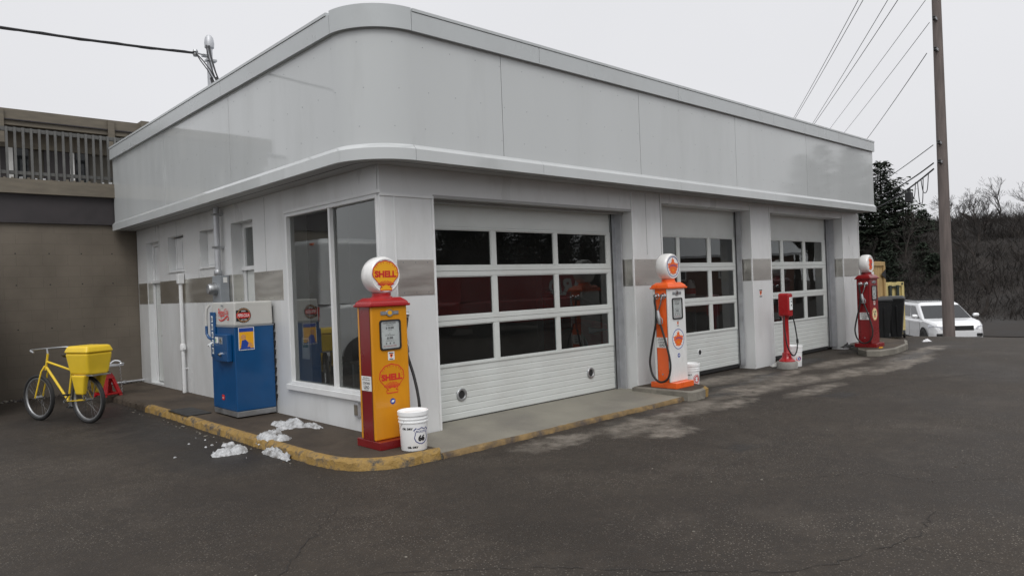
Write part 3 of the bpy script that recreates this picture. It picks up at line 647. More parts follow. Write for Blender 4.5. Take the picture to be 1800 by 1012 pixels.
# grey storage bin, red tool box, tyre and bag seen through the show window
t = thing("storage_bin", "pale grey slotted plastic bin on the bench inside the show window", "bin", (0.46, 0.86, 0.83))
mb = MB(); mb.frus((-0.10, 0.10, -0.2, 0.2), (-0.12, 0.12, -0.23, 0.23), 0, 0.30, GALV); mb.obj("bin_body", t, bevel=0.01)
mb = MB(); mb.frus((-0.135, 0.135, -0.245, 0.245), (-0.08, 0.08, -0.19, 0.19), 0.301, 0.36, GREYP); mb.obj("bin_lid", t, bevel=0.008)
mb = MB()
for k in range(3): mb.box(-0.131, -0.126, -0.20 + 0.14 * k, -0.09 + 0.14 * k, 0.06, 0.13, PYEL); mb.box(-0.131, -0.126, -0.20 + 0.14 * k, -0.09 + 0.14 * k, 0.17, 0.24, DARK)
mb.obj("bin_label", t)
t = thing("tool_box", "red metal tool box high on a post inside the show window", "tool box", (0.95, 1.75, 1.38))
mb = MB(); mb.box(-0.12, 0.12, -0.2, 0.2, 0, 0.2, RED); mb.obj("box_body", t, bevel=0.01); mb = MB(); mb.box(-0.1, 0.1, -0.15, 0.15, -1.35, -0.002, GREYP); mb.obj("stand", t)
mb = MB(); T = Matrix.Translation((0.75, 1.15, 0.36)) @ Matrix.Rotation(R(78), 4, 'Y'); mb.lathe([(0.20, -0.09), (0.29, -0.10), (0.325, -0.07), (0.33, 0), (0.325, 0.07), (0.29, 0.10), (0.20, 0.09), (0.19, 0), (0.20, -0.09)], RUBBER, 36, T, cap=False)
tag(mb.obj("spare_tyre"), "black spare tyre leaning under the bench inside the show window", "tyre")
q = random.Random(5); mb = MB(); vs = []; fs = []
for i in range(9):
    for k in range(16):
        a = 2 * PI * k / 16; rr_ = 0.24 * math.sin(PI * (i + 0.6) / 9.2) ** 0.6 * (1 + q.uniform(-0.16, 0.16)); vs.append((0.28 + 0.16 + rr_ * math.cos(a) * .75, 0.40 + rr_ * math.sin(a), 0.05 + 0.62 * i / 8 + q.uniform(-.02, .02)))
for i in range(8):
    for k in range(16): fs.append((i * 16 + k, i * 16 + (k + 1) % 16, (i + 1) * 16 + (k + 1) % 16, (i + 1) * 16 + k))
mb.add(vs, fs + [tuple(range(128, 144))], mat("clear_bag", (0.42, 0.41, 0.37), 0.25, var=0.4, scale=9, bump=1.0, bscale=14)); tag(mb.obj("plastic_bag"), "crumpled clear plastic bag of rubbish inside the show window", "bag")
mb = MB(); F = FX(0.05, 2.05, 0.86); mb.prism(rect(0, 0.2, 0, 0.28), F, -0.012, -0.006, PWHITE); mb.prism(rect(0.03, 0.17, 0.15, 0.25), F, -0.006, -0.005, mat("print_green", (0.08, 0.2, 0.1), 0.6)); tag(mb.obj("paper_notice"), "small paper notice stuck inside the left pane of the show window", "notice")
# white jug seen in the middle door
t = thing("plastic_jug", "white plastic jug with a red label standing inside the middle bay door", "jug", (6.75, 0.52, 1.40))
mb = MB(); mb.lathe([(0.085, 0), (0.09, 0.02), (0.09, 0.17), (0.07, 0.22), (0.03, 0.26), (0.025, 0.29), (0.0, 0.292)], mat("jug_plastic", (0.7, 0.7, 0.68), 0.4), 20); mb.obj("jug_body", t)
mb = MB(); mb.lathe([(0.0915, 0.04), (0.0915, 0.14)], PRED, 20, cap=False); mb.obj("jug_label", t)
mb = MB(); mb.tube([(0.03, 0, 0.26), (0.09, -0.02, 0.27), (0.10, -0.02, 0.21), (0.088, 0, 0.16)], 0.011, GALV, 6); mb.obj("jug_handle", t)
mb = MB(); mb.box(6.3, 7.5, 0.40, 0.95, 1.36, 1.40, GALV); [mb.box(x, x + 0.04, 0.42, 0.46, 0.03, 1.36, GREYP) for x in (6.32, 7.44)]; [mb.box(x, x + 0.04, 0.89, 0.93, 0.03, 1.36, GREYP) for x in (6.32, 7.44)]
tag(mb.obj("metal_shelf"), "pale metal shelf holding the white jug inside the middle door", "shelf")

# ------------------------------------------------------------------ gas pumps
def shell_outline(s, cx, cy, lobes=7, amp=0.04):
    P = []
    for i in range(0, 113):
        a = R(206 - 232 * i / 112.0); k = 1 + amp * (abs(math.sin(lobes * PI * i / 112.0)) - 0.5)
        P.append((cx + s * 0.5 * k * math.cos(a), cy + s * (0.09 + 0.41 * k * math.sin(a))))
    P += [(cx + s * 0.15, cy - s * 0.40), (cx + s * 0.24, cy - s * 0.40), (cx + s * 0.22, cy - s * 0.5), (cx - s * 0.22, cy - s * 0.5), (cx - s * 0.24, cy - s * 0.40), (cx - s * 0.15, cy - s * 0.40)]
    return P[::-1]
def scale_poly(P, cx, cy, k): return [(cx + (a - cx) * k, cy + (b - cy) * k) for a, b in P]
def seg(mb, F, p, q_, wd, w0, w1, m, wd2=None):
    dx, dy = q_[0] - p[0], q_[1] - p[1]; l = math.hypot(dx, dy); a, b = -dy / l, dx / l; wd2 = wd if wd2 is None else wd2
    mb.prism([(p[0] - a * wd, p[1] - b * wd), (q_[0] - a * wd2, q_[1] - b * wd2), (q_[0] + a * wd2, q_[1] + b * wd2), (p[0] + a * wd, p[1] + b * wd)], F, w0, w1, m)
def scallop(mb, F, cx, cy, s, fill):
    P = shell_outline(s, cx, cy); I = scale_poly(P, cx, cy, 0.94)
    mb.ring(P, I, F, 0.0, 0.0022, PRED)
    mb.prism(I, F, 0.0, 0.0015, fill)
    base = (cx, cy - 0.42 * s)
    for i in range(1, 14):                                            # the fan of ribs
        a = R(148 - 116 * (i - 1) / 12.0); top = 0.30 if fill is PYEL2 else 0.24
        p0 = (cx + 0.10 * s * math.cos(a), base[1] + 0.06 * s + 0.06 * s * math.sin(a)); p1 = (cx + s * 0.36 * math.cos(a) * 1.05, base[1] + s * top * math.sin(a) * 1.0 + 0.02 * s)
        seg(mb, F, p0, p1, 0.0022, 0.0015, 0.0024, PRED, 0.004)
    for i in range(7):                                                # arcs at the head of each lobe
        a0 = R(206 - 232 * (i + 0.5) / 7)
        for d in (-0.10, 0.10):
            a = a0 + d
            p0 = (cx + s * 0.44 * math.cos(a + d * .55), cy + s * (0.09 + 0.36 * math.sin(a + d * .55))); p1 = (cx + s * 0.40 * math.cos(a0 + d * 2.05), cy + s * (0.09 + 0.315 * math.sin(a0 + d * 2.05)))
            if p1[1] > cy + 0.16 * s or abs(p1[0] - cx) > 0.34 * s: seg(mb, F, p0, p1, 0.0042, 0.0015, 0.0024, PRED, 0.002)
    text(mb, "SHELL", F, cx, cy + 0.055 * s, 0.225 * s, PRED, w=0.0034, bold=0.05, width=0.84 * s)
PYEL2 = YEL
def leaf(mb, F, cx, cy, s):
    half = [(0, .5), (.06, .35), (.135, .40), (.10, .21), (.17, .26), (.19, .155), (.30, .22), (.33, .15), (.49, .17), (.42, .04), (.46, -.04), (.34, -.13), (.37, -.20), (.24, -.26), (.30, -.38), (.17, -.34), (.08, -.42), (.03, -.34), (0, -.46)]
    P = [(cx - a * s, cy + b * s) for a, b in half] + [(cx + a * s, cy + b * s) for a, b in half[-2:0:-1]]
    mb.prism(P, F, 0.0, 0.0018, PORG)
    text(mb, "CANADIAN", F, cx, cy + 0.03 * s, 0.12 * s, PBLUE, w=0.003, bold=0.012, width=0.70 * s, bend=lambda a, b: -0.10 * s * ((a - cx) / (0.35 * s)) ** 2 + 0.05 * s)
    text(mb, "OIL", F, cx, cy - 0.19 * s, 0.10 * s, PYEL, w=0.003, bold=0.015)
DINK = mat("dial_ink", (0.05, 0.05, 0.055), 0.6)
def gas_pump(label, loc, body_m, trim_m, strip_m, side, emblem, group="vintage gas pumps"):
    P = thing("gas_pump", label, "gas pump", loc, 0, group)
    hx, hy = 0.22, 0.137
    mb = MB(); mb.box(-0.225, 0.225, -0.228, 0.215, 0, 0.082, DRED if trim_m is RED else trim_m); mb.obj("base", P, bevel=0.006)
    mb = MB(); mb.frus((-hx, hx, -hy, hy), (-hx + .003, hx - .003, -hy + 0.002, hy - 0.002), 0.083, 1.442, body_m); body = mb.obj("body", P, bevel=0.014, seg=3)
    for s in (-1, 1):
        mb = MB(); x = s * (hx + 0.0008); mb.box(min(x, x - s * 0.004), max(x, x - s * 0.004) if s < 0 else x, -0.108, 0.085, 0.086, 1.438, strip_m)
        mb.box(min(x, x + s * .0015), max(x, x + s * .0015), -0.111, -0.107, 0.086, 1.438, DARK); mb.box(min(x, x + s * .0015), max(x, x + s * .0015), 0.084, 0.088, 0.086, 1.438, DARK)
        mb.obj("side_strip", P)
    mb = MB()                                                         # stepped cap
    mb.frus((-0.243, 0.243, -0.162, 0.162), (-0.246, 0.246, -0.165, 0.165), 1.436, 1.462, trim_m); mb.frus((-0.234, 0.234, -0.154, 0.154), (-0.222, 0.222, -0.142, 0.142), 1.462, 1.490, trim_m); mb.frus((-0.222, 0.222, -0.142, 0.142), (-0.17, 0.17, -0.098, 0.098), 1.490, 1.528, trim_m)
    mb.obj("cap", P, bevel=0.007, seg=2)
    mb = MB(); mb.lathe([(0.115, 1.515), (0.112, 1.535), (0.098, 1.545), (0.098, 1.575)], trim_m, 28); mb.obj("globe_collar", P)
    T = Matrix.Translation((0, 0, 1.757)) @ Matrix.Rotation(R(90), 4, 'X')
    mb = MB(); mb.lathe([(0.150, -0.088), (0.168, -0.095), (0.183, -0.085), (0.194, -0.055), (0.198, 0), (0.194, 0.055), (0.183, 0.085), (0.168, 0.095), (0.158, 0.092)], GLOBE, 48, T, cap=False)
    gl = mb.obj("globe", P)
    for s in (1, -1):
        mb = MB(); T2 = Matrix.Translation((0, -s * 0.088, 1.757)) @ Matrix.Rotation(R(90 * s), 4, 'X'); mb.lathe([(0.162, -0.004), (0.162, 0.001), (0.10, 0.003), (0.0, 0.0035)], GLOBE, 48, T2, cap=False); mb.obj("globe_lens", gl)
    F = FY(0, -0.0930, 1.757); mb = MB()
    if emblem == 'shell': PY = PYEL; scallop(mb, F, 0, -0.005, 0.312, PYEL)
    elif emblem == 'leaf': mb.ring(circ(0, 0, 0.150), circ(0, 0, 0.143), F, 0, 0.002, PBLUE); leaf(mb, F, 0, 0, 0.27)
    else:
        mb.prism([(-.03, .13), (-.10, .08), (-.07, .03), (-.11, -.03), (-.06, -.05), (-.09, -.11), (0, -.13), (.07, -.09), (.05, -.02), (.09, .03), (.06, .10), (.02, .08)], F, 0, 0.002, PORG)
        mb.prism([(.01, .10), (-.05, .05), (-.02, -.02), (-.05, -.08), (.03, -.10), (.06, -.03), (.03, .02), (.07, .07)], F, 0.002, 0.003, PRED); mb.prism(circ(.035, -.005, .022), F, 0.003, 0.004, BLACKM); mb.prism(circ(.05, -.07, .02), F, 0.003, 0.004, PYEL)
    mb.obj("globe_emblem", gl)
    F = FY(0, -hy + 0.0005, 0)
    mb = MB(); mb.prism(rect(-0.108, 0.108, 1.35, 1.388), F, 0, 0.006, STEEL); mb.prism(rect(-0.10, -0.05, 1.36, 1.378), F, .006, .008, GREYP); mb.prism(rect(0.05, 0.10, 1.36, 1.378), F, .006, .008, GREYP)
    mb.prism(circ(0, 1.369, 0.042, 0.036), F, 0.0, 0.010, STEEL); mb.prism(circ(0, 1.371, 0.026, 0.022), F, 0.010, 0.012, PYEL if emblem == 'shell' else CHROME); mb.obj("badge", P, bevel=0.002, seg=1)
    # the dial: black rounded frame, white face set back, numerals
    mb = MB(); mb.ring(rrect(-0.128, 0.128, 0.990, 1.300, 0.03), rrect(-0.112, 0.112, 1.006, 1.284, 0.022), F, -0.004, 0.012, RUBBER); fr_ = mb.obj("dial_frame", P)
    mb = MB(); mb.prism(rrect(-0.112, 0.112, 1.006, 1.284, 0.022), F, -0.001, 0.0015, DIALW)
    Fd = FY(-0.006, -hy - 0.001, 0)
    for s_, z_, h_, w_ in (("COMPUTING PUMP", 1.265, 0.016, 0.165), ("AMOUNT OF SALE", 1.243, 0.010, 0.10), ("$ 8.88", 1.214, 0.026, 0.105), ("THIS SALE", 1.189, 0.006, 0.05), ("ALL", 1.158, 0.009, 0.022), ("GALLONS DELIVERED", 1.140, 0.010, 0.125), ("8.88", 1.112, 0.026, 0.078), ("CENTS PER GALLON", 1.084, 0.010, 0.115)): text(mb, s_, Fd, 0, z_, h_ * .9, DINK, w=0.003, bold=0.0, width=w_ * .9)
    for x in (-0.045, 0, 0.045): text(mb, "8", Fd, x, 1.058, 0.02, DINK, w=0.003, bold=0.01)
    text(mb, "ALL TAXES INCLUDED", Fd, 0, 1.030, 0.010, PRED, w=0.003, width=0.16); mb.obj("dial_face", fr_)
    mb = MB(); mb.add([F[0] + V(a, 0, b) + V(0, -0.009, 0) for a, b in rrect(-0.112, 0.112, 1.006, 1.284, 0.022)], [tuple(range(24))], GLASSD); mb.obj("dial_glass", fr_, fix=False)
    shield_decal(F, 0.002, 0.928, 0.078, P)
    mb = MB()
    if emblem == 'shell': scallop(mb, F, 0, 0.695, 0.30, YEL)
    elif emblem == 'leaf': mb.prism(circ(0, 0.70, 0.145), F, 0, 0.0008, PWHITE); mb.ring(circ(0, 0.70, 0.147), circ(0, 0.70, 0.138), F, 0.0, 0.002, PBLUE); leaf(mb, (F[0] + V(0, -0.0008, 0), F[1], F[2]), 0, 0.70, 0.255)
    else:
        mb.prism(circ(0, 0.69, 0.138), F, 0, 0.0015, mat("print_cream", (0.78, 0.68, 0.38), 0.5)); mb.ring(circ(0, 0.69, 0.132), circ(0, 0.69, 0.120), F, 0.0, 0.002, PRED)
        for a, b, rr_ in ((-.045, .05, .022), (.045, .05, .022), (0, -.005, .03), (-.03, -.05, .02), (.03, -.05, .02)): mb.prism(circ(a, 0.69 + b, rr_), F, 0.0015, 0.0025, BLACKM if b > -.02 else PRED)
    mb.obj("emblem", P)
    if emblem != 'plain':
        mb = MB(); mb.prism(circ(0, 0.462, 0.031), F, 0, 0.0015, PBLUE); mb.prism([(-.018, .452), (.012, .452), (.02, .474), (-.01, .474)], F, .0015, .002, PWHITE); mb.obj("round_sticker", P)
    # notice on the left strip
    Fs = FX(-hx - 0.002, 0, 0); mb = MB(); mb.prism(rrect(-0.068, 0.108, 0.585, 0.735, 0.008) if False else rect(-0.085, 0.10, 0.585, 0.735), Fs, 0, 0.002, PWHITE)
    for s_, z_, h_, w_ in (("FOR USE AS A", 0.718, 0.013, 0.12), ("MOTOR FUEL ONLY", 0.698, 0.013, 0.145), ("CONTAINS", 0.664, 0.026, 0.135), ("LEAD", 0.625, 0.033, 0.105), ("(TETRAETHYL)", 0.597, 0.011, 0.09)): text(mb, s_, Fs, 0.008, z_, h_, BLACKM, w=0.003, bold=0.02, width=w_)
    mb.obj("lead_notice", P)
    s = -1 if side == 'left' else 1; X = s * hx
    # two chrome boots, the nozzle and the hanging hose
    for y in (0.052, -0.062):
        mb = MB(); T = Matrix.Translation((X, y, 1.335)) @ Matrix.Rotation(R(90) * s, 4, 'Y')
        mb.lathe([(0.045, 0), (0.045, 0.008), (0.034, 0.014), (0.034, 0.04), (0.030, 0.058), (0.016, 0.066)], CHROME, 20, T); mb.obj("nozzle_boot", P)
    mb = MB(); x = X + s * 0.055
    mb.tube([(X + s * .045, -0.062, 1.335), (x, -0.060, 1.30), (x, -0.045, 1.23), (x, -0.015, 1.15), (x, 0.008, 1.10)], [0.014, 0.013, 0.011, 0.011, 0.013], CHROME, 10)   # spout
    mb.tube([(x, 0.01, 1.13), (x, 0.002, 1.05), (x, -0.012, 0.98), (x, -0.02, 0.93)], [0.022, 0.034, 0.032, 0.020], STEEL, 12)                                             # valve body
    mb.tube([(x, 0.03, 1.09), (x, 0.045, 1.02), (x, 0.030, 0.95), (x, -0.01, 0.93)], 0.007, STEEL, 6); mb.tube([(x, -0.03, 1.04), (x, -0.062, 1.0), (x, -0.065, 0.945), (x, -0.03, 0.93)], 0.007, STEEL, 6)
    mb.obj("nozzle", P)
    ctrl = [(X + s * .05, 0.052, 1.335), (x + s * .01, 0.05, 1.26), (x + s * .012, 0.035, 1.12), (x + s * .018, 0.045, 0.92), (x + s * .02, 0.10, 0.70), (x + s * .02, 0.155, 0.46), (x + s * .02, 0.165, 0.34), (x + s * .02, 0.13, 0.20), (x + s * .02, 0.05, 0.112), (x + s * .02, -0.04, 0.098), (x + s * .02, -0.14, 0.16), (x + s * .02, -0.185, 0.30), (x + s * .02, -0.175, 0.46), (x + s * .015, -0.115, 0.68), (x, -0.05, 0.86), (x, -0.022, 0.94)]
    cs = []
    for i in range(len(ctrl) - 1):                                    # Catmull-Rom
        p = [Vector(ctrl[max(0, min(len(ctrl) - 1, i + d))]) for d in (-1, 0, 1, 2)]
        for k in range(5):
            t_ = k / 5; cs.append(0.5 * ((2 * p[1]) + (p[2] - p[0]) * t_ + (2 * p[0] - 5 * p[1] + 4 * p[2] - p[3]) * t_ ** 2 + (3 * p[1] - p[0] - 3 * p[2] + p[3]) * t_ ** 3))
    cs.append(Vector(ctrl[-1])); mb = MB(); mb.tube(cs, 0.0155, RUBBER, 10); mb.obj("hose", P)
    mb = MB(); mb.lathe([(0.012, 0), (0.012, 0.004), (0, 0.006)], STEEL, 10, Matrix.Translation((X - 0.0, 0.0, 0.2)) @ Matrix.Rotation(R(90) * s, 4, 'Y')); mb.obj("lock", P)
    return P
GLASSD = glassmat("dial_glass_mat", (0.985, 0.99, 0.99), 0.7)
gas_pump("yellow gas pump with red cap, white globe and scallop emblem, by the corner window", (-0.190, -0.258, 0.10), YEL, RED, DRED, 'right', 'shell')
gas_pump("orange and white gas pump with maple leaf emblem between the first two bay doors", (4.598, -0.505, 0.135), WHITEP, ORG, ORG, 'left', 'leaf')
gas_pump("all red gas pump with pale round emblem at the far end of the garage", (11.655, -0.655, 0.125), CRIM, CRIM, CRIM, 'left', 'plain')

# ------------------------------------------------------------------ pails
def pail(label, loc, rz, print_fn):
    P = thing("plastic_pail", label, "pail", loc, rz, "white plastic pails")
    mb = MB(); mb.lathe([(0.128, 0), (0.130, 0.004), (0.142, 0.275), (0.150, 0.277), (0.150, 0.288), (0.143, 0.290), (0.1435, 0.308), (0.151, 0.310), (0.151, 0.320), (0.145, 0.322), (0.146, 0.345), (0.155, 0.347), (0.156, 0.385), (0.152, 0.388), (0.146, 0.384), (0.142, 0.352)], BUCKET, 48, cap=False)
    mb.lathe([(0.1285, 0.0005), (0.0, 0.0005)], BUCKET, 48, cap=False); mb.obj("pail_body", P)
    mb = MB(); mb.lathe([(0.143, 0.352), (0.146, 0.366), (0.12, 0.368), (0.0, 0.366)], BUCKET, 48, cap=False); mb.obj("lid", P)
    mb = MB(); mb.tube([(0.02 + 0.153 * math.cos(R(a)) * 0.06 * 0 + 0.158 * math.cos(R(a)), 0.158 * math.sin(R(a)), 0.30 - 0.13 * math.sin(R((a - 85) * 180 / 140)) if 85 <= a <= 225 else 0.30) for a in range(85, 226, 10)], 0.003, GALV, 6); mb.obj("handle", P)
    # lettering bent round the wall: flat in (angle*r, z) then wrapped
    fl = MB(); print_fn(fl, (V(0, 0, 0), V(1, 0, 0), V(0, 0, 1)))
    out = []
    for v in fl.v:
        rad = 0.130 + 0.012 * v[2] / 0.275 + 0.0008 - v[1]; a = v[0] / 0.138 - PI / 2; out.append((rad * math.cos(a), rad * math.sin(a), v[2]))
    fl.v = out; fl.obj("printing", P, fix=False)
    return P
def shield66(mb, F, cx, cy, s, ink):
    half = [(0, -.5), (.18, -.46), (.38, -.33), (.47, -.12), (.40, .10), (.40, .22), (.50, .32), (.36, .46), (.24, .40), (.12, .42), (0, .48)]
    P = [(cx + a * s, cy + b * s) for a, b in half] + [(cx - a * s, cy + b * s) for a, b in half[-2:0:-1]]
    mb.ring(P, scale_poly(P, cx, cy, .90), F, 0, 0.0012, ink); seg(mb, F, (cx - .41 * s, cy + .13 * s), (cx + .41 * s, cy + .13 * s), .012 * s, 0, .0012, ink)
    text(mb, "ROUTE", F, cx, cy + .24 * s, .13 * s, ink, w=0.0012, bold=0.01, width=.66 * s); text(mb, "66", F, cx, cy - .14 * s, .36 * s, BLACKM, w=0.0012, bold=0.06)
def print1(mb, F):
    text(mb, "OIL DRY", F, -0.062, 0.222, 0.021, BLACKM, w=0.0012, bold=0.07, width=0.115); text(mb, "OIL DRY", F, -0.012, 0.038, 0.021, BLACKM, w=0.0012, bold=0.07, width=0.115)
    shield66(mb, F, 0.082, 0.150, 0.172, mat("print_navy", (0.03, 0.04, 0.20), 0.5))
def print2(mb, F):
    text(mb, "SALT", F, -0.01, 0.222, 0.022, BLACKM, w=0.0012, bold=0.05, width=0.07)
    mb.ring(circ(0.105, 0.15, 0.062, 0.075), circ(0.105, 0.15, 0.056, 0.068), F, 0, 0.0012, PRED); mb.ring(circ(0.105, 0.15, 0.045, 0.056), circ(0.105, 0.15, 0.030, 0.040), F, 0, 0.0012, PRED); seg(mb, F, (0.075, 0.15), (0.135, 0.15), 0.010, 0, 0.0012, PRED); text(mb, "SALT", F, 0.07, 0.03, 0.014, PRED, w=0.0012, bold=0.05, width=0.04)
def print3(mb, F):
    text(mb, "OIL", F, -0.03, 0.215, 0.026, PBLUE, w=0.0012, bold=0.05, width=0.065)
    mb.prism(circ(0.085, 0.15, 0.055, 0.045), F, 0, 0.001, PRED); mb.prism(circ(0.095, 0.15, 0.034, 0.03), F, 0.001, 0.0016, PBLUE); seg(mb, F, (0.05, 0.19), (0.12, 0.10), 0.01, 0.0016, 0.002, PWHITE); seg(mb, F, (-0.02, 0.07), (0.06, 0.06), 0.008, 0, 0.001, mat("print_pink", (0.7, 0.3, 0.3), 0.5))
VIEWA = lambda x, y: math.atan2(y + 6.64, x + 4.29) - PI / 2      # a pail turned so that its print faces the lot
pail("white lidded pail with a highway shield and oil dry lettering beside the yellow pump", (-0.135, -0.665, 0.103), VIEWA(-.135, -.665), print1)
pail("white pail with a red ring mark half hidden behind the orange pump", (5.33, -0.34, 0.004), VIEWA(5.33, -.34), print2)
pail("white pail with a red and blue mark beside the red air pump", (8.72, -0.40, 0.0), VIEWA(8.72, -.4), print3)
#@@MORE
# ------------------------------------------------------------------ soda machine (front faces -x, side with poster faces -y)
S = thing("soda_machine", "old blue and white soda vending machine standing against the side wall", "soda machine", (0, 0, 0))
mb = MB(); mb.box(-0.565, -0.03, 2.69, 3.50, 0.19, 1.31, BLUE); mb.obj("cabinet", S, bevel=0.012, seg=3)
mb = MB(); mb.frus((-0.565, -0.03, 2.69, 3.50), (-0.55, -0.035, 2.695, 3.49), 1.312, 1.63, CREAM); mb.obj("top_cover", S, bevel=0.022, seg=3)
mb = MB(); mb.box(-0.572, -0.025, 2.683, 3.507, 1.300, 1.316, GREYP); mb.obj("waist_trim", S)
mb = MB(); mb.box(-0.56, -0.03, 2.694, 3.495, 0.118, 0.188, STEEL); mb.box(-0.5, -0.08, 2.75, 3.44, 0.10, 0.118, DARK); mb.obj("kick_plate", S, bevel=0.004)
mb = MB(); mb.box(-0.028, -0.004, 2.75, 3.45, 0.2, 1.55, DARK)
for k in range(9): mb.tube([(-0.015, 2.715, 0.3 + 0.12 * k), (-0.02, 2.70, 0.36 + 0.12 * k)], 0.02, DARK, 6)
mb.obj("rear_coil", S)
mb = MB(); mb.box(-0.635, -0.566, 2.77, 3.22, 0.845, 1.205, BLUE); cb = mb.obj("coin_box", S, bevel=0.012, seg=3)
F = FX(-0.6355, 0, 0); mb = MB(); mb.prism(rect(-3.17, -3.06, 1.09, 1.17), F, 0, 0.003, PWHITE); mb.prism(rect(-3.03, -2.92, 1.08, 1.17), F, 0, 0.003, GREYP); mb.prism(circ(-2.975, 1.125, .03), F, .003, .006, CHROME); mb.prism(rect(-3.165, -3.12, 1.10, 1.15), F, .003, .004, mat("coin_green", (0.25, 0.4, 0.28), .5)); mb.obj("coin_slot", cb)
mb = MB(); mb.lathe([(0.03, 0), (0.03, .012), (.018, .016), (.016, .035), (0, .036)], CHROME, 18, Matrix.Translation((-0.635, 2.99, 0.94)) @ Matrix.Rotation(R(-90), 4, 'Y')); mb.obj("lock", cb)
mb = MB(); mb.box(-0.592, -0.5652, 3.30, 3.455, 0.885, 1.50, BLUE); pl = mb.obj("bottle_door", S, bevel=0.008)
F = FX(-0.5925, 0, 0); mb = MB()
for k in range(5): mb.prism(rect(-3.40, -3.35, 0.93 + 0.108 * k, 1.015 + 0.108 * k), F, 0, .003, DIALW); mb.prism(circ(-3.375, 0.972 + 0.108 * k, .022, .03), F, .003, .005, GREYP)
mb.obj("bottle_slots", pl)
mb = MB(); mb.tube([(-0.57, 3.50, 1.60), (-0.60, 3.53, 1.55), (-0.61, 3.54, 1.42), (-0.61, 3.54, 1.31)], 0.018, CREAM, 8); mb.tube([(-0.61, 3.54, 1.31), (-0.61, 3.54, 1.20), (-0.60, 3.50, 1.15), (-0.58, 3.46, 1.13)], 0.02, BLUE, 8); mb.obj("pull_handle", S)
mb = MB(); mb.tube([(-0.60, 3.37, 1.08), (-0.67, 3.33, 1.05), (-0.68, 3.26, 1.06)], 0.016, DIALW, 8); mb.obj("lever", pl)
# red script lettering on the front
F = FX(-0.566, 0, 0); mb = MB()
def stroke(pts, wd, F, m, w=0.004):
    o, ex, ey = F; nn = ex.cross(ey); vs = []; fs = []; P = []
    for i in range(len(pts) - 1):
        p = [pts[max(0, min(len(pts) - 1, i + d))] for d in (-1, 0, 1, 2)]
        for k in range(6):
            t_ = k / 6; P.append(tuple(0.5 * (2 * p[1][c] + (p[2][c] - p[0][c]) * t_ + (2 * p[0][c] - 5 * p[1][c] + 4 * p[2][c] - p[3][c]) * t_ ** 2 + (3 * p[1][c] - p[0][c] - 3 * p[2][c] + p[3][c]) * t_ ** 3) for c in (0, 1)))
    P.append(pts[-1])
    for i, p in enumerate(P):
        a = P[max(0, i - 1)]; b = P[min(len(P) - 1, i + 1)]; dx, dy = b[0] - a[0], b[1] - a[1]; l = math.hypot(dx, dy) or 1; h = wd * (0.6 + 0.4 * math.sin(PI * i / (len(P) - 1)))
        for s in (-1, 1): vs.append(o + ex * (p[0] - dy / l * h * s) + ey * (p[1] + dx / l * h * s) + nn * (w + 0.0001 * i / len(P)))
    for i in range(len(P) - 1): fs.append((2 * i, 2 * i + 1, 2 * i + 3, 2 * i + 2))
    mb.add(vs, fs, m)
text(mb, "Pepsi", F, -3.10, 1.475, .145, PRED, w=.004, bold=.015, shear=.28, width=.235); text(mb, "Cola", F, -2.925, 1.505, .085, PRED, w=.0042, bold=.015, shear=.28, width=.11)
stroke([(-3.20, 1.405), (-3.13, 1.385), (-3.05, 1.392), (-2.97, 1.42), (-2.90, 1.445), (-2.86, 1.425), (-2.875, 1.395), (-2.91, 1.405)], .010, F, PRED)
mb.prism(rect(-3.11, -3.05, 1.575, 1.595), F, 0.001, 0.003, GREYP)
mb.obj("script_lettering", S)
# bottle-cap emblem and poster on the side
F = FY(0, 2.688, 0); mb = MB(); mb.prism(rect(-0.535, -0.46, 1.375, 1.52), F, 0, .002, BLACKM)
mb.prism([(-.435 + .096 * (1 + .03 * math.cos(21 * a)) * math.cos(a), 1.452 + .096 * (1 + .03 * math.cos(21 * a)) * math.sin(a)) for a in [2 * PI * k / 84 for k in range(84)]], F, .002, .005, BLACKM)
mb.ring(circ(-.435, 1.452, .088, n=40), circ(-.435, 1.452, .081, n=40), F, .005, .006, SKIN)
mb.prism([(-.53, 1.42), (-.44, 1.412), (-.35, 1.425), (-.35, 1.482), (-.44, 1.488), (-.53, 1.478)], F, .005, .0065, PRED)
text(mb, "PEPSI-COLA", F, -.438, 1.450, .040, PWHITE, w=.0072, bold=.02, shear=.2, width=.155); text(mb, "DRINK", F, -.435, 1.507, .020, PWHITE, w=.0062, bold=.02, width=.06); text(mb, "ICE COLD", F, -.435, 1.392, .018, PWHITE, w=.0062, bold=.02, width=.075)
mb.obj("cap_emblem", S)
F = FY(0, 2.688, 0); mb = MB(); mb.prism(rect(-.515, -.303, .992, 1.292), F, 0, .002, PWHITE); mb.prism(rect(-.506, -.312, 1.001, 1.284), F, .002, .003, PYEL)   # plain stand-in for the poster
mb.prism(rect(-.506, -.312, 1.232, 1.284), F, .003, .004, PBLUE); mb.prism(rect(-.506, -.312, 1.001, 1.016), F, .003, .004, PBLUE)
mb.prism([(-.49, 1.016), (-.36, 1.016), (-.385, 1.09), (-.42, 1.13), (-.47, 1.12)], F, .003, .004, PBLUE); mb.prism(circ(-.45, 1.165, .034), F, .003, .0045, SKIN); mb.prism([(-.40, 1.03), (-.325, 1.035), (-.34, 1.075), (-.375, 1.10)], F, .004, .0048, SKIN)
mb.obj("poster", S)
mb = MB(); F = FX(-0.566, 0, 0); mb.prism(rrect(-3.185, -3.10, .315, .385, .015), F, 0, .002, PRED); text(mb, "ICE", F, -3.142, .345, .022, PWHITE, w=.003, bold=.02, width=.05); mb.obj("red_sticker", S)
